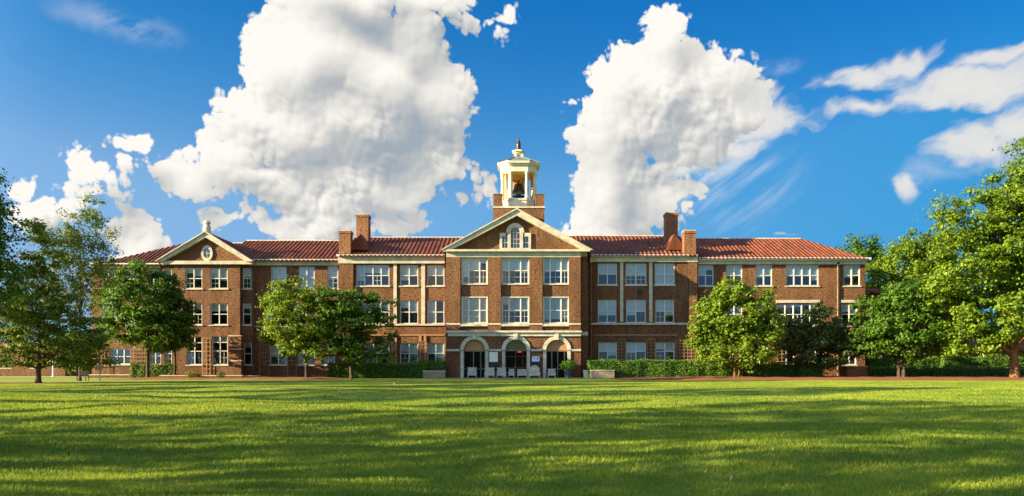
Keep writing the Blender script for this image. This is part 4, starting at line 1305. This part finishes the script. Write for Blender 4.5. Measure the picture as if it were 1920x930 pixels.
def tree(name, label, trunk_px, Y, ells_px, leaf, nclump, per, lsize, clump_r=.75, flat=.65, bark='bark', trunk_r=.22, depth=.9, stems=1, cat='tree', group=None, shell=.6, lean=0.0, limb_n=9, top_f=.55, droop=0.0, wild=.3):
    X0 = PX(trunk_px, Y)
    sc = Y / F
    ells = []
    for i, e in enumerate(ells_px):
        px, py, rx, ry = e[:4]; dy = e[4] if len(e) > 4 else ((i * 37 % 11) / 11 - .5) * rx * sc * 0.9
        ins = clump_r * .34
        ells.append((PX(px, Y), Y + dy, PZ(py, Y), max(.35, rx * sc - ins), max(.35, (rx + ry) * .5 * sc * depth - ins), max(.25, ry * sc - ins * .6)))
    per = int(per * 1.35); lsize *= .86
    T = thing(name, (X0, Y, 0), label, cat, group)
    C, U = ellipsoid_points(ells, nclump, shell)
    C[:, 2] = np.maximum(C[:, 2], .5)
    # clump sizes vary, so the outline breaks up
    cr = clump_r * (.45 + .9 * RNG.random(nclump))
    m = nclump * per
    idx = np.repeat(np.arange(nclump), per)
    g = unit(m) * (RNG.random(m) ** .45)[:, None]
    g[:, 2] *= flat
    out = U[idx]
    P = C[idx] + g * cr[idx][:, None]
    P[:, 2] -= droop * (g[:, 0] ** 2 + g[:, 1] ** 2) * cr[idx]
    N = g * .8 + out * .35 + RNG.normal(size=(m, 3)) * .45 + np.array([0, 0, .45])
    N /= np.linalg.norm(N, axis=1, keepdims=True)
    # stray shoots beyond the outline
    q = RNG.random(m) < wild * .12
    P[q] += out[q] * cr[idx][q][:, None] * .7
    sz = lsize * (.6 + .7 * RNG.random(m))
    fast_mesh('crown', leaf_quads(P, N, sz), 4, M[leaf], T, (X0, Y, float(P[:, 2].min())))
    # trunk and limbs
    r = random.Random(hash_str(name + label))
    tb = MB()
    cz = np.mean([e[2] for e in ells]); top = float(np.percentile([e[2] for e in ells], 75)) + .3 * top_f
    cxm = float(np.mean([e[0] for e in ells]))
    zlow = min(e[2] - e[5] for e in ells)
    for s in range(stems):
        a = 2 * math.pi * s / max(1, stems) + .5; sp_ = 0 if stems == 1 else .28
        bx, by = X0 + sp_ * math.cos(a), Y + sp_ * math.sin(a)
        tx = X0 + (cxm - X0) * .7 + (0 if stems == 1 else 1.3 * math.cos(a)); ty = Y + (0 if stems == 1 else 1.0 * math.sin(a))
        pts, rad = [], []
        nseg = 9
        for k in range(nseg + 1):
            f = k / nseg
            pts.append((bx + (tx - bx) * f ** 1.5 + lean * math.sin(f * 3.0) + r.uniform(-.05, .05) * f, by + (ty - by) * f + r.uniform(-.05, .05) * f, top * f))
            rad.append(trunk_r * (1.0 if stems == 1 else .62) * ((1.55 if k == 0 else 1.0) * (1 - .88 * f)))
        pts.insert(1, tuple(np.array(pts[0]) + (np.array(pts[1]) - np.array(pts[0])) * .25)); rad.insert(1, trunk_r * (1.0 if stems == 1 else .62) * 1.08)
        tb.tube(pts, rad, 9)
        order = sorted(range(nclump), key=lambda i: r.random())[:limb_n * 3]
        for j in order[:limb_n]:
            tgt = C[j] * np.array([1, 1, 1.0]); tgt = np.array([X0, Y, tgt[2]]) * .12 + tgt * .88; tgt[2] = min(tgt[2], top * 1.15)
            hz_ = min(max(zlow * .9, tgt[2] * .62), top * .85)
            f = hz_ / top
            k0 = np.array([np.interp(hz_, [p[2] for p in pts], [p[d] for p in pts]) for d in range(3)])
            mid = k0 + (tgt - k0) * .5 + np.array([0, 0, .12 * np.linalg.norm(tgt - k0)])
            rr_ = trunk_r * (.62 if stems > 1 else 1) * (1 - .85 * f) * .55
            tb.tube([k0, k0 + (mid - k0) * .5 + np.array([0, 0, .05]), mid, tgt], [rr_, rr_ * .8, rr_ * .55, rr_ * .15], 6, cap=False)
    tb.build('trunk', M[bark], T, smooth=True)
    return T


def hash_str(s):
    h = 0
    for ch in s: h = (h * 131 + ord(ch)) % 1000003
    return h


# --- left
tree('shade_tree', 'dark tree whose branches reach in at the left edge of the lawn', -75, 50,
     [(-55, 430, 95, 90), (5, 400, 38, 26), (30, 372, 26, 14), (15, 455, 40, 24), (-20, 520, 70, 60), (10, 505, 36, 24), (-60, 570, 80, 60), (-70, 350, 70, 60), (35, 415, 25, 12)],
     'leaf_mid', 280, 44, .15, .75, .45, trunk_r=.35, droop=.5, wild=.8)
tree('elm_tree', 'spreading tree with layered light green boughs and slim trunk beside the path', 72, 63,
     [(60, 575, 95, 24), (120, 600, 80, 20), (20, 610, 70, 22), (150, 632, 75, 20), (55, 645, 80, 20), (110, 665, 75, 20), (170, 655, 40, 26), (65, 530, 60, 26), (75, 490, 45, 28), (70, 450, 32, 26), (20, 560, 50, 26), (75, 420, 22, 22), (190, 640, 26, 16), (10, 660, 50, 18), (5, 680, 40, 12), (40, 676, 60, 12), (140, 680, 70, 12), (100, 560, 60, 30), (45, 500, 40, 30)],
     'leaf_olive', 480, 44, .15, .75, .30, trunk_r=.20, shell=.4, limb_n=16, top_f=.3, wild=.7)
tree('birch_tree', 'tall airy tree with thin upper branches behind the layered tree', 150, 70,
     [(185, 395, 26, 40), (165, 430, 44, 50), (120, 425, 34, 36), (150, 480, 60, 44), (205, 460, 20, 34), (110, 475, 36, 40), (165, 525, 60, 36), (130, 560, 60, 40), (195, 500, 24, 24), (85, 440, 24, 24)],
     'leaf_olive', 270, 34, .13, .75, .7, trunk_r=.11, shell=.35, limb_n=26, top_f=.7, wild=1.0)
tree('round_tree', 'round dense dark green tree in front of the left wing', 277, 80,
     [(272, 555, 62, 55), (228, 572, 40, 42), (318, 585, 44, 52), (275, 615, 74, 36), (268, 515, 36, 32), (235, 615, 44, 30), (300, 545, 44, 40), (225, 540, 28, 26), (300, 640, 50, 20), (345, 600, 24, 26)],
     'leaf_mid', 330, 46, .19, .75, .55, trunk_r=.19, shell=.72, wild=.7)
tree('slim_tree', 'smaller dark tree with straight black trunk between round tree and pavilion', 328, 82.5,
     [(336, 590, 34, 40), (348, 610, 26, 26), (322, 635, 40, 22), (318, 560, 30, 30)],
     'leaf_deep', 100, 44, .18, .65, .6, trunk_r=.14, wild=.6)
tree('round_tree', 'tree with sunlit yellow green top in front of the inner left wing', 575, 80,
     [(555, 548, 46, 30), (530, 570, 38, 40), (590, 560, 42, 32), (570, 600, 70, 40), (545, 630, 60, 30), (612, 610, 48, 46), (580, 655, 55, 24), (505, 608, 26, 14), (508, 632, 26, 10), (535, 540, 24, 20)],
     'leaf_bright', 270, 44, .185, .75, .5, trunk_r=.16, shell=.68, wild=.8)
tree('round_tree', 'dark tree with leaning trunk over the hedge left of the entrance', 660, 79,
     [(640, 570, 44, 32), (685, 570, 46, 26), (730, 572, 30, 12), (700, 600, 45, 18), (650, 610, 50, 40), (705, 632, 52, 14), (640, 650, 52, 24), (690, 665, 56, 18), (610, 600, 30, 40), (735, 600, 16, 12)],
     'leaf_mid', 230, 42, .185, .72, .42, trunk_r=.20, shell=.65, lean=-.35, wild=.8)
# --- right
tree('maple_tree', 'bright green twin stemmed tree in front of the right wing', 1382, 79,
     [(1370, 548, 36, 30), (1385, 585, 62, 46), (1340, 605, 44, 46), (1428, 595, 36, 44), (1420, 640, 50, 40), (1350, 648, 56, 32), (1385, 665, 60, 22), (1340, 570, 26, 22), (1440, 560, 16, 20), (1318, 640, 24, 24)],
     'leaf_bright', 390, 46, .185, .75, .55, bark='bark_warm', trunk_r=.17, stems=2, shell=.68, wild=.8)
tree('plum_tree', 'low dark bronze leaved tree between two green trees on the right', 1535, 82,
     [(1525, 615, 52, 36), (1490, 640, 40, 34), (1570, 635, 44, 40), (1535, 660, 70, 30), (1540, 585, 26, 20), (1475, 600, 24, 26)],
     'leaf_bronze', 270, 44, .18, .72, .6, trunk_r=.16, stems=3)
tree('magnolia_tree', 'wide multi stemmed green tree right of the brick planter', 1690, 79.5,
     [(1690, 565, 55, 38), (1640, 600, 48, 40), (1735, 600, 44, 46), (1685, 620, 80, 34), (1625, 640, 44, 30), (1745, 645, 44, 26), (1690, 655, 60, 20), (1665, 545, 26, 24), (1620, 575, 24, 24)],
     'leaf_mid', 400, 46, .19, .78, .55, trunk_r=.22, stems=4, shell=.68, wild=.7)
tree('oak_tree', 'huge bright green tree filling the right edge', 1903, 77,
     [(1925, 300, 38, 50), (1900, 360, 60, 50), (1830, 400, 70, 60), (1775, 440, 36, 40), (1890, 450, 90, 60), (1960, 430, 90, 110), (1800, 500, 76, 46), (1755, 540, 44, 36), (1870, 530, 90, 46), (1940, 540, 80, 80), (1790, 580, 70, 40), (1870, 600, 90, 40), (1820, 640, 66, 30), (1930, 640, 60, 36), (1780, 640, 30, 40), (1745, 575, 26, 26), (1990, 330, 70, 80)],
     'leaf_bright', 1100, 52, .20, 1.0, .5, bark='bark_warm', trunk_r=.42, shell=.72, limb_n=22, wild=.6)
tree('background_tree', 'dark tree top showing just behind the right end of the roof', 1610, 106,
     [(1610, 468, 44, 24), (1575, 470, 20, 18), (1645, 490, 36, 30), (1605, 510, 60, 50), (1600, 580, 60, 60)],
     'leaf_mid', 200, 40, .24, .95, .7, group='trees behind the school')
tree('background_tree', 'pale olive tree behind the right end of the school', 1700, 98,
     [(1700, 500, 60, 42), (1735, 475, 44, 36), (1655, 530, 46, 44), (1720, 550, 70, 50), (1680, 590, 60, 40), (1760, 500, 40, 60), (1715, 462, 40, 30), (1680, 486, 40, 30)],
     'leaf_bright', 420, 44, .21, .95, .7, group='trees behind the school')
tree('background_tree', 'green tree behind the far left brick building', 20, 112,
     [(0, 610, 70, 50), (70, 630, 60, 40), (130, 640, 44, 36), (-60, 590, 70, 60)],
     'leaf_mid', 260, 36, .26, 1.0, .7, group='trees behind the school')
tree('background_tree', 'dark tree behind the low building at the right edge', 1850, 112,
     [(1800, 610, 80, 50), (1890, 600, 80, 60), (1960, 580, 80, 80), (1760, 630, 60, 36), (1830, 655, 90, 24), (1740, 660, 60, 20), (1900, 650, 80, 30)],
     'leaf_deep', 300, 36, .26, 1.0, .7, group='trees behind the school')
tree('garden_shrub', 'dark shrub beside the left corner of the school', 150, 90,
     [(150, 672, 26, 22), (130, 682, 22, 18), (165, 685, 18, 18)], 'leaf_deep', 70, 44, .16, .5, .8, trunk_r=.06, cat='shrub', limb_n=4)

# shade trees standing left of the view, whose long evening shadows cross the lawn
# (where the shadow crosses the view's centre line, how far left the tree stands, height, crown radius, foot of the crown)
SHADE = [(8.8, 17, 11, 1.7, 2), (10.6, 22, 14, 1.5, 2.5), (13.0, 19, 12, 1.6, 2.5), (16.6, 25, 15, 1.8, 2.5), (19.6, 29, 16, 1.4, 3), (22.0, 27, 16, 1.5, 2.5), (24.8, 33, 19, 1.9, 2.5), (28.0, 31, 17, 1.5, 3), (18.2, 21, 12, 1.1, 3),
         (33.5, 36, 13, 0.8, 5), (38.2, 44, 17, 1.0, 5), (41.8, 45, 23, 2.0, 9), (45.6, 47, 24, 2.0, 8), (51, 48, 18, 1.1, 6), (57, 50, 17, 1.1, 6), (65.5, 52, 24, 2.6, 7), (70.5, 54, 24, 2.4, 9), (76, 58, 24, 2.4, 9)]


def shade_tree(i, yc, d, h, r, zc):
    x, y = -d, yc - d * math.tan(math.radians(SUN_AZ))
    T = thing('poplar_tree', (x, y, 0), 'slim tall tree left of the view casting a long shadow over the grass', 'tree', 'trees along the left side of the lawn')
    n = int(20 + h * 7 * (r / 1.5) ** 1.6)
    C = np.zeros((n, 3)); f = RNG.random(n)
    w = r * np.sqrt(np.clip(np.sin(np.pi * np.clip(f * .93 + .06, 0, 1)), .02, 1)) * (.45 + .65 * RNG.random(n))
    a = RNG.random(n) * 6.283
    C[:, 0] = x + w * np.cos(a); C[:, 1] = y + w * np.sin(a); C[:, 2] = zc + (h - zc) * f
    per = 26; m = n * per; idx = np.repeat(np.arange(n), per)
    g = unit(m) * (RNG.random(m) ** .5)[:, None]
    P = C[idx] + g * (.45 + .45 * RNG.random(m))[:, None] * np.array([1, 1, .8])
    N = RNG.normal(size=(m, 3)); N /= np.linalg.norm(N, axis=1, keepdims=True)
    fast_mesh('crown', leaf_quads(P, N, .17 * (.7 + .6 * RNG.random(m))), 4, M['leaf_mid'], T, (x, y, float(P[:, 2].min())))
    tb = MB(); tb.tube([(x, y, 0), (x, y, .5), (x + .1, y, h * .4), (x, y + .1, h * .9)], [.30, .22, .16, .03], 8)
    for j in range(10):
        t = C[j]; z0 = max(t[2] - 1.6, zc * .7); tb.tube([(x, y, z0), tuple((np.array((x, y, z0)) + t) / 2 + np.array((0, 0, .2))), tuple(t)], [.07, .05, .015], 6, cap=False)
    tb.build('trunk', M['bark'], T, smooth=True)


for i, a in enumerate(SHADE): shade_tree(i, *a)



# ------------------------------------------------------------------ hedges and planting
def hedge(name, label, px0, px1, py_top, Y, depth, leaf, n_per_m2=110, top_var=.08, group='clipped hedges', lsize=.075, rnd=.3):
    x0, x1 = PX(px0, Y), PX(px1, Y); h = PZ(py_top, Y)
    y0, y1 = Y, Y + depth
    mb = MB(); ins = .16
    T = thing(name, ((x0 + x1) / 2, (y0 + y1) / 2, 0), label, 'hedge', group)
    nx = max(6, int((x1 - x0) / .35)); ring = []
    prof = [(y0 + ins, 0), (y0 + ins, h * .55), (y0 + ins + rnd * .3, h - ins - rnd * .2), (y0 + ins + rnd, h - ins), (y1 - ins - rnd, h - ins), (y1 - ins, h - ins - rnd * .6), (y1 - ins, 0)]
    for i in range(nx + 1):
        x = x0 + ins + (x1 - x0 - 2 * ins) * i / nx
        w = .05 * math.sin(x * 2.3) + .04 * math.sin(x * 5.1 + 1)
        for (yy, zz) in prof: mb.v.append((x, yy + w * (1 if yy < Y + depth / 2 else -1), zz * (1 + .04 * math.sin(x * 1.7))))
    k = len(prof)
    for i in range(nx):
        for j in range(k - 1): mb.f.append((i * k + j, (i + 1) * k + j, (i + 1) * k + j + 1, i * k + j + 1))
    mb.f.append(tuple(range(k))); mb.f.append(tuple(reversed(range(nx * k, nx * k + k))))
    mb.build('branches', M['hedge_core'], T)
    L = x1 - x0
    A = [(L * h, 'f'), (L * depth, 't'), (depth * h, 'l'), (depth * h, 'r')]
    Ps, Ns = [], []
    for area, s in A:
        n = int(area * n_per_m2); u, v = RNG.random(n), RNG.random(n); j = RNG.normal(size=n) * .05
        z0 = np.zeros(n)
        if s == 'f': P = np.stack([x0 + L * u, y0 + .04 + j + np.maximum(0, v - .8) * rnd * 1.6, h * v], -1); N = np.array([0, -1, .25])
        elif s == 't': P = np.stack([x0 + L * u, y0 + depth * v, h + j - .05 - np.abs(v - .5) ** 4 * 3 * rnd], -1); N = np.array([0, -.15, 1])
        elif s == 'l': P = np.stack([x0 + .04 + j, y0 + depth * u, h * v], -1); N = np.array([-1, 0, .2])
        else: P = np.stack([x1 - .04 + j, y0 + depth * u, h * v], -1); N = np.array([1, 0, .2])
        wob = .07 * np.sin(P[:, 0] * 1.9 + 1) + .06 * np.sin(P[:, 0] * 4.3) + .04 * np.sin(P[:, 2] * 7 + P[:, 0] * 2)
        P[:, 1] += wob * (s == 'f'); P[:, 2] += top_var * np.sin(P[:, 0] * 1.3 + 2) * (P[:, 2] / h) + wob * .6 * (s == 't')
        Ps.append(P); Ns.append(np.tile(N, (n, 1)) + RNG.normal(size=(n, 3)) * .55)
    P = np.concatenate(Ps); N = np.concatenate(Ns); N /= np.linalg.norm(N, axis=1, keepdims=True)
    P[:, 2] = np.maximum(P[:, 2], .03)
    fast_mesh('foliage', leaf_quads(P, N, lsize * (.7 + .7 * RNG.random(len(P)))), 4, M[leaf], T, ((x0 + x1) / 2, (y0 + y1) / 2, 0))


M['hedge_core'] = simple('hedge_core', (0.035, 0.075, 0.010), .95, var=.3, scale=6)
hedge('hedge', 'long dark green hedge left of the entrance under the leaning tree', 613, 800, 680.5, 81.5, 1.6, 'leaf_hedge', top_var=.06)
hedge('hedge', 'short rounded hedge end behind the left stone planter', 786, 836, 676, 82.1, 1.5, 'leaf_hedge', rnd=.5)
hedge('hedge', 'long clipped hedge right of the entrance', 1104, 1392, 675.5, 81.8, 1.8, 'leaf_hedge', top_var=.05)
hedge('hedge', 'dark low hedge behind the trunk of the twin stemmed tree', 1394, 1500, 680, 82.2, 1.5, 'leaf_hedge', top_var=.12)
hedge('hedge', 'box shaped hedge end with a sunny face beside the bronze tree', 1500, 1546, 679.5, 81.0, 2.0, 'leaf_hedge_bright')
hedge('hedge', 'bright yellow green hedge under the round tree at the left wing', 243, 325, 682, 83.5, 1.2, 'leaf_hedge_bright', top_var=.05)
hedge('hedge', 'dark tall hedge behind the magnolia at the right', 1628, 1770, 669, 88.0, 2.0, 'leaf_hedge', n_per_m2=45, lsize=.1, top_var=.15)
hedge('hedge', 'dark hedge under the huge tree at the right edge', 1772, 1960, 668, 87.0, 2.0, 'leaf_hedge', n_per_m2=45, lsize=.1, top_var=.18)
hedge('hedge', 'low front row of dark hedge at the right lawn edge', 1630, 1960, 688, 84.5, 1.2, 'leaf_hedge', n_per_m2=45, lsize=.1, top_var=.1)


def small_plant(name, label, px, Y, h, r, leaf, n=260, ls=.09, z0=0, pot=None):
    x = PX(px, Y); T = thing(name, (x, Y, 0), label, 'plant')
    u = unit(n) * (RNG.random(n) ** .4)[:, None]
    P = np.array([x, Y, z0 + h * .55]) + u * np.array([r, r, h * .5])
    N = u + RNG.normal(size=(n, 3)) * .5; N /= np.linalg.norm(N, axis=1, keepdims=True)
    fast_mesh('foliage', leaf_quads(P, N, ls * (.7 + .7 * RNG.random(n)), .4), 4, M[leaf], T, (x, Y, z0))
    st = MB()
    for k in range(6):
        a = k * 1.05; st.tube([(x, Y, z0), (x + r * .5 * math.cos(a), Y + r * .5 * math.sin(a), z0 + h * .7)], [.02, .008], 5)
    st.build('stem', M['bark'], T)
    if pot:
        pm = MB(); pm.lathe((x, Y), [(.26, 0.03), (.30, .1), (.40, .55), (.44, .72), (.44, .8), (.38, .8), (.36, .7)], 18); pm.build('pot', M['pot'], T, smooth=False)


small_plant('potted_plant', 'leafy plant in a dark blue glazed pot by the right entrance arch', 1065, 82.2, 1.2, .85, 'leaf_hedge', 420, .13, .65, True)
small_plant('flower_clump', 'yellow green clump in front of the low wall at the left', 357, 78.6, .75, .55, 'leaf_olive', 200, .10)
small_plant('flower_clump', 'small dark green clump before the low wall under the pavilion', 414, 78.6, .7, .42, 'leaf_mid', 180, .09)
small_plant('flower_clump', 'low grassy clump at the left foot of the round tree', 372, 78.8, .55, .45, 'leaf_hedge_bright', 150, .09)


def block_wall(name, label, px0, px1, py0, Y, d, mat, cap='cream', cat='wall', py_b=None):
    x0, x1 = PX(px0, Y), PX(px1, Y); z = PZ(py0, Y)
    T = thing(name, ((x0 + x1) / 2, Y + d / 2, 0), label, cat)
    mb = MB(); mb.box(x0, x1, Y, Y + d, 0, z - .09); mb.build('masonry', M[mat], T)
    mb = MB(); mb.box(x0 - .05, x1 + .05, Y - .05, Y + d + .05, z - .09, z); mb.build('capstone', M[cap], T)


block_wall('low_wall', 'long low brick wall with pale capstone before the left pavilion', 300, 454, 703.5, 79.4, .45, 'brick')
block_wall('low_wall', 'dark stub of low wall right of the pavilion steps', 455, 486, 703.8, 80.2, .5, 'brick_chimney', cap='stone_block')
block_wall('low_wall', 'striped brick retaining wall at the left corner of the school', 166, 300, 702, 84.2, .4, 'brick')
block_wall('planter', 'square stone planter left of the entrance', 793, 834, 695, 81.2, .8, 'stone_block', cap='limestone', cat='planter')
block_wall('planter', 'square stone planter right of the entrance', 1108, 1152, 693.5, 81.2, .55, 'stone_block', cap='limestone', cat='planter')
block_wall('planter', 'square brick planter beside the dark hedge at the right', 1588, 1626, 686, 80.5, 1.6, 'brick', cap='stone_block', cat='planter')
block_wall('stone_pedestal', 'small pale stone pedestal at the right corner of the entrance', 1094.5, 1106, 694, 82.3, .6, 'limestone', cap='limestone', cat='pedestal')


# ------------------------------------------------------------------ trellises, furniture, signs
def trellis(label, px0, px1, py0, py1, Y, nx, nz):
    x0, x1, z1, z0 = PX(px0, Y), PX(px1, Y), PZ(py0, Y), PZ(py1, Y)
    mb = MB(); y = Y - .16
    for i in range(nx + 1):
        x = x0 + (x1 - x0) * i / nx; mb.box(x - .025, x + .025, y, y + .03, 0.02 if i in (0, nx) else z0, z1)
    for j in range(nz + 1):
        z = z0 + (z1 - z0) * j / nz; mb.box(x0 - .05, x1 + .05, y - .032, y - .002, z - .025, z + .025)
    o = mb.build('trellis', M['trellis'], base=((x0 + x1) / 2, y, 0)); tag(o, label, 'trellis', 'garden trellises on the walls')


trellis('wide garden trellis on the far left wall beside the round tree', 246, 278, 655, 684, YS, 6, 4)
trellis('garden trellis at the left corner of the school', 178, 204, 658, 686, YS, 4, 4)
trellis('trellis between first and second ground floor windows right of the entrance', 1158.5, 1172.5, 636, 680, YW, 2, 7)
trellis('trellis between second and third ground floor windows right of the entrance', 1213, 1227.5, 636, 680, YW, 2, 7)
trellis('trellis on the brick piers left of the bright twin stemmed tree', 1267, 1304, 638, 680, YW - .3, 5, 7)
trellis('trellis beside the bronze leaved tree on the right wing', 1450, 1473, 652, 684, YS, 3, 5)
trellis('trellis over the wall between the windows under the leaning tree', 786, 800, 640, 682, YW, 2, 6)
trellis('trellis left of the window behind the tree with the yellow green top', 488, 505, 640, 684, YS, 3, 6)
trellis('trellis right of the window behind the tree with the yellow green top', 540, 556, 645, 684, YS, 2, 5)
trellis('trellis on the brick of the pavilion beside the tall windows', 381, 395, 634, 700, YP, 2, 8)


def seat(name, label, px0, px1, py_top, Y, cat, arched=False, arms=True, facing=1):
    x0, x1, h = PX(px0, Y), PX(px1, Y), PZ(py_top, Y)
    W = x1 - x0; d = .55; yb = Y + d; sz = .42
    z0 = .03
    T = thing(name, ((x0 + x1) / 2, Y + d / 2, z0), label, cat, 'white garden seats before the entrance')
    mb = MB(); mb.box(x0 + .03, x1 - .03, Y, yb, sz, sz + .05); mb.build('seat', M['bench_paint'], T)
    bk = MB(); n = max(5, int(W / .11)); top = h
    def th(x):
        if not arched: return top - .06
        u = (x - (x0 + x1) / 2) / (W / 2); return top - .06 - .34 * u * u
    for i in range(n):
        xa = x0 + .06 + (W - .12) * i / n; xb = x0 + .06 + (W - .12) * (i + 1) / n - .012
        bk.prism_y([(xa, sz + .12), (xb, sz + .12), (xb, th(xb)), (xa, th(xa))], yb - .035, yb - .01)
    for i in range(12):
        xa = x0 + .02 + (W - .04) * i / 12; xb = x0 + .02 + (W - .04) * (i + 1) / 12
        bk.prism_y([(xa, th(xa)), (xb, th(xb)), (xb, th(xb) + .07), (xa, th(xa) + .07)], yb - .05, yb)
    bk.box(x0 + .06, x1 - .06, yb - .05, yb - .004, sz + .06, sz + .118)
    bk.build('backrest', M['bench_paint'], T)
    for xx in (x0 + .03, x1 - .09):
        for yy, zt in ((Y + .01, sz - .002), (yb - .06, sz - .002)):
            lm = MB(); lm.box(xx, xx + .06, yy, yy + .06, z0, zt); lm.build('leg', M['bench_paint'], T)
    ap = MB(); ap.box(x0 + .095, x1 - .095, Y + .01, Y + .035, sz - .14, sz - .004); ap.build('apron', M['bench_paint'], T)
    if arms:
        for xx in (x0 - .005, x1 - .055):
            am = MB(); am.box(xx, xx + .06, Y - .02, yb - .055, sz + .22, sz + .26); am.box(xx + .005, xx + .055, Y, Y + .05, sz + .052, sz + .22); am.build('armrest', M['bench_paint'], T)
    return T


seat('garden_bench', 'wide white bench at the left of the row, under the white notice board', 908, 927.5, 689.5, 81.3, 'bench')
seat('garden_bench', 'white bench just left of the central door', 931, 949.5, 689.5, 81.5, 'bench')
seat('garden_chair', 'narrow white chair in front of the central door', 953, 965, 692, 81.9, 'chair')
seat('garden_bench', 'low white bench in the right half of the central doorway', 969.5, 988, 692.5, 81.9, 'bench')
seat('garden_bench', 'tall white bench with arched back right of the central door', 991.5, 1013, 685, 81.3, 'bench', arched=True)
seat('garden_chair', 'pale chair under the right entrance arch', 1027, 1042.5, 692, 82.0, 'chair')
seat('garden_chair', 'white chair under the left entrance arch', 876, 894, 689, 82.3, 'chair')


def notice(name, label, px0, px1, py0, py1, Y, mat, cat, stand):
    x0, x1, z1, z0 = PX(px0, Y), PX(px1, Y), PZ(py0, Y), PZ(py1, Y)
    T = thing(name, ((x0 + x1) / 2, Y, 0.024), label, cat)
    mb = MB(); mb.box(x0, x1, Y, Y + .04, z0, z1); mb.build('panel', M[mat], T)
    fm = MB(); 
    if stand:
        for xx in (x0 - .05, x1): fm.box(xx, xx + .05, Y - .005, Y + .045, .03, z1 + .03)
        fm.box(x0, x1, Y - .003, Y + .043, z1, z1 + .03)
        fm.box(x0, x1, Y + .005, Y + .035, .5, z0 - .02)
    else:
        fm.box(x0 - .04, x1 + .04, Y + .042, Y + .07, z0 - .04, z1 + .04)
    fm.build('frame', M['iron'], T)


notice('notice_board', 'tall white notice board on a dark stand left of the central door', 917.5, 933.5, 660, 678.5, 82.6, 'board', 'sign', True)
notice('notice_board', 'blue and white poster board on the wall right of the central door', 997.5, 1012, 667.5, 678, 82.9, 'poster', 'sign', True)
mb = MB(); x = PX(974, 84.5); mb.box(x - .22, x + .22, 84.45, 84.52, PZ(661.2, 84.5), PZ(658.6, 84.5))
o = mb.build('exit_light', M['red_light'], SCHOOL)

# left: small dark bench and sign on a post
def park_bench():
    Y = 69; x0, x1 = PX(142.5, Y), PX(161.5, Y)
    T = thing('park_bench', ((x0 + x1) / 2, Y + .3, 0), 'small dark slatted bench on the grass at the left', 'bench')
    mb = MB()
    for k in range(4): mb.box(x0, x1, Y + .1 * k + .02, Y + .1 * k + .10, .40, .43)
    mb.build('seat', M['slate_paint'], T)
    mb = MB()
    for k in range(3): mb.box(x0, x1, Y + .44 + .02 * k, Y + .47 + .02 * k, .52 + .13 * k, .62 + .13 * k)
    mb.build('backrest', M['slate_paint'], T)
    for xx in (x0 + .04, x1 - .10):
        lm = MB(); lm.box(xx, xx + .05, Y + .03, Y + .08, 0, .40); lm.build('leg', M['iron'], T)
        lm = MB(); lm.box(xx, xx + .05, Y + .475, Y + .515, 0, .9); lm.build('leg', M['iron'], T)
park_bench()
Y = 69.5; x = PX(187, Y)
T = thing('signpost', (x, Y, 0), 'small dark sign on a thin post beside the park bench', 'sign')
mb = MB(); mb.tube([(x, Y, 0), (x, Y, PZ(684, Y))], .035, 8); mb.build('post', M['iron'], T)
mb = MB(); mb.box(x - .27, x + .27, Y - .06, Y - .036, PZ(694, Y), PZ(684, Y)); mb.build('panel', M['iron'], T)

# fallen leaves on the lawn
def fallen_leaf(label, px, py, size, mat, up=.5):
    Yd = (EYE) * F / (py - HY)
    for _ in range(4): Yd = (EYE - float(hz(PX(px, Yd), Yd))) * F / (py - HY)
    x = PX(px, Yd); z = float(hz(x, Yd)) + .05
    mb = MB(); n = 10; pts = []
    for i in range(n):
        a = 2 * math.pi * i / n; rr_ = size * (.55 + .45 * abs(math.cos(a)) + .12 * math.sin(5 * a))
        pts.append((x + rr_ * .55 * math.sin(a), Yd + .3 * rr_ * math.cos(a) * (1 - up), z + size * up + rr_ * math.cos(a) * up + .02 * math.sin(3 * a)))
    c = (x, Yd + .02, z + size * up)
    b = len(mb.v); mb.v.append(c); mb.v += pts
    for i in range(n): mb.f.append((b, b + 1 + i, b + 1 + (i + 1) % n))
    mb.tube([(x, Yd, z - .03), (x, Yd, z + .02)], .004, 5)
    o = mb.build('fallen_leaf', M[mat], base=(x, Yd, z)); tag(o, label, 'leaf', 'leaves fallen on the lawn')


fallen_leaf('pinkish tan leaf standing in the near grass', 1370, 905, .05, 'leaf_pale', .8)
fallen_leaf('brown leaf at the bottom of the near grass', 1262, 928, .03, 'leaf_litter')
fallen_leaf('dark leaf, left one of a close pair in the sunny grass', 228, 765, .07, 'leaf_dark')
fallen_leaf('dark leaf, right one of a close pair in the sunny grass', 275, 765, .07, 'leaf_dark')
fallen_leaf('dark leaf on the pale sunlit streak at the left', 129, 856, .05, 'leaf_dark')
fallen_leaf('tiny pale leaf in the grass left of the middle', 253, 860, .025, 'leaf_pale')
fallen_leaf('pale speck of leaf on the bright strip before the hedge', 738, 722.5, .10, 'leaf_pale', .7)
fallen_leaf('white leaf in the shaded right half of the lawn', 1746, 787, .06, 'leaf_pale')
fallen_leaf('dark leaf in the far left of the sunny grass', 43, 767, .06, 'leaf_dark')
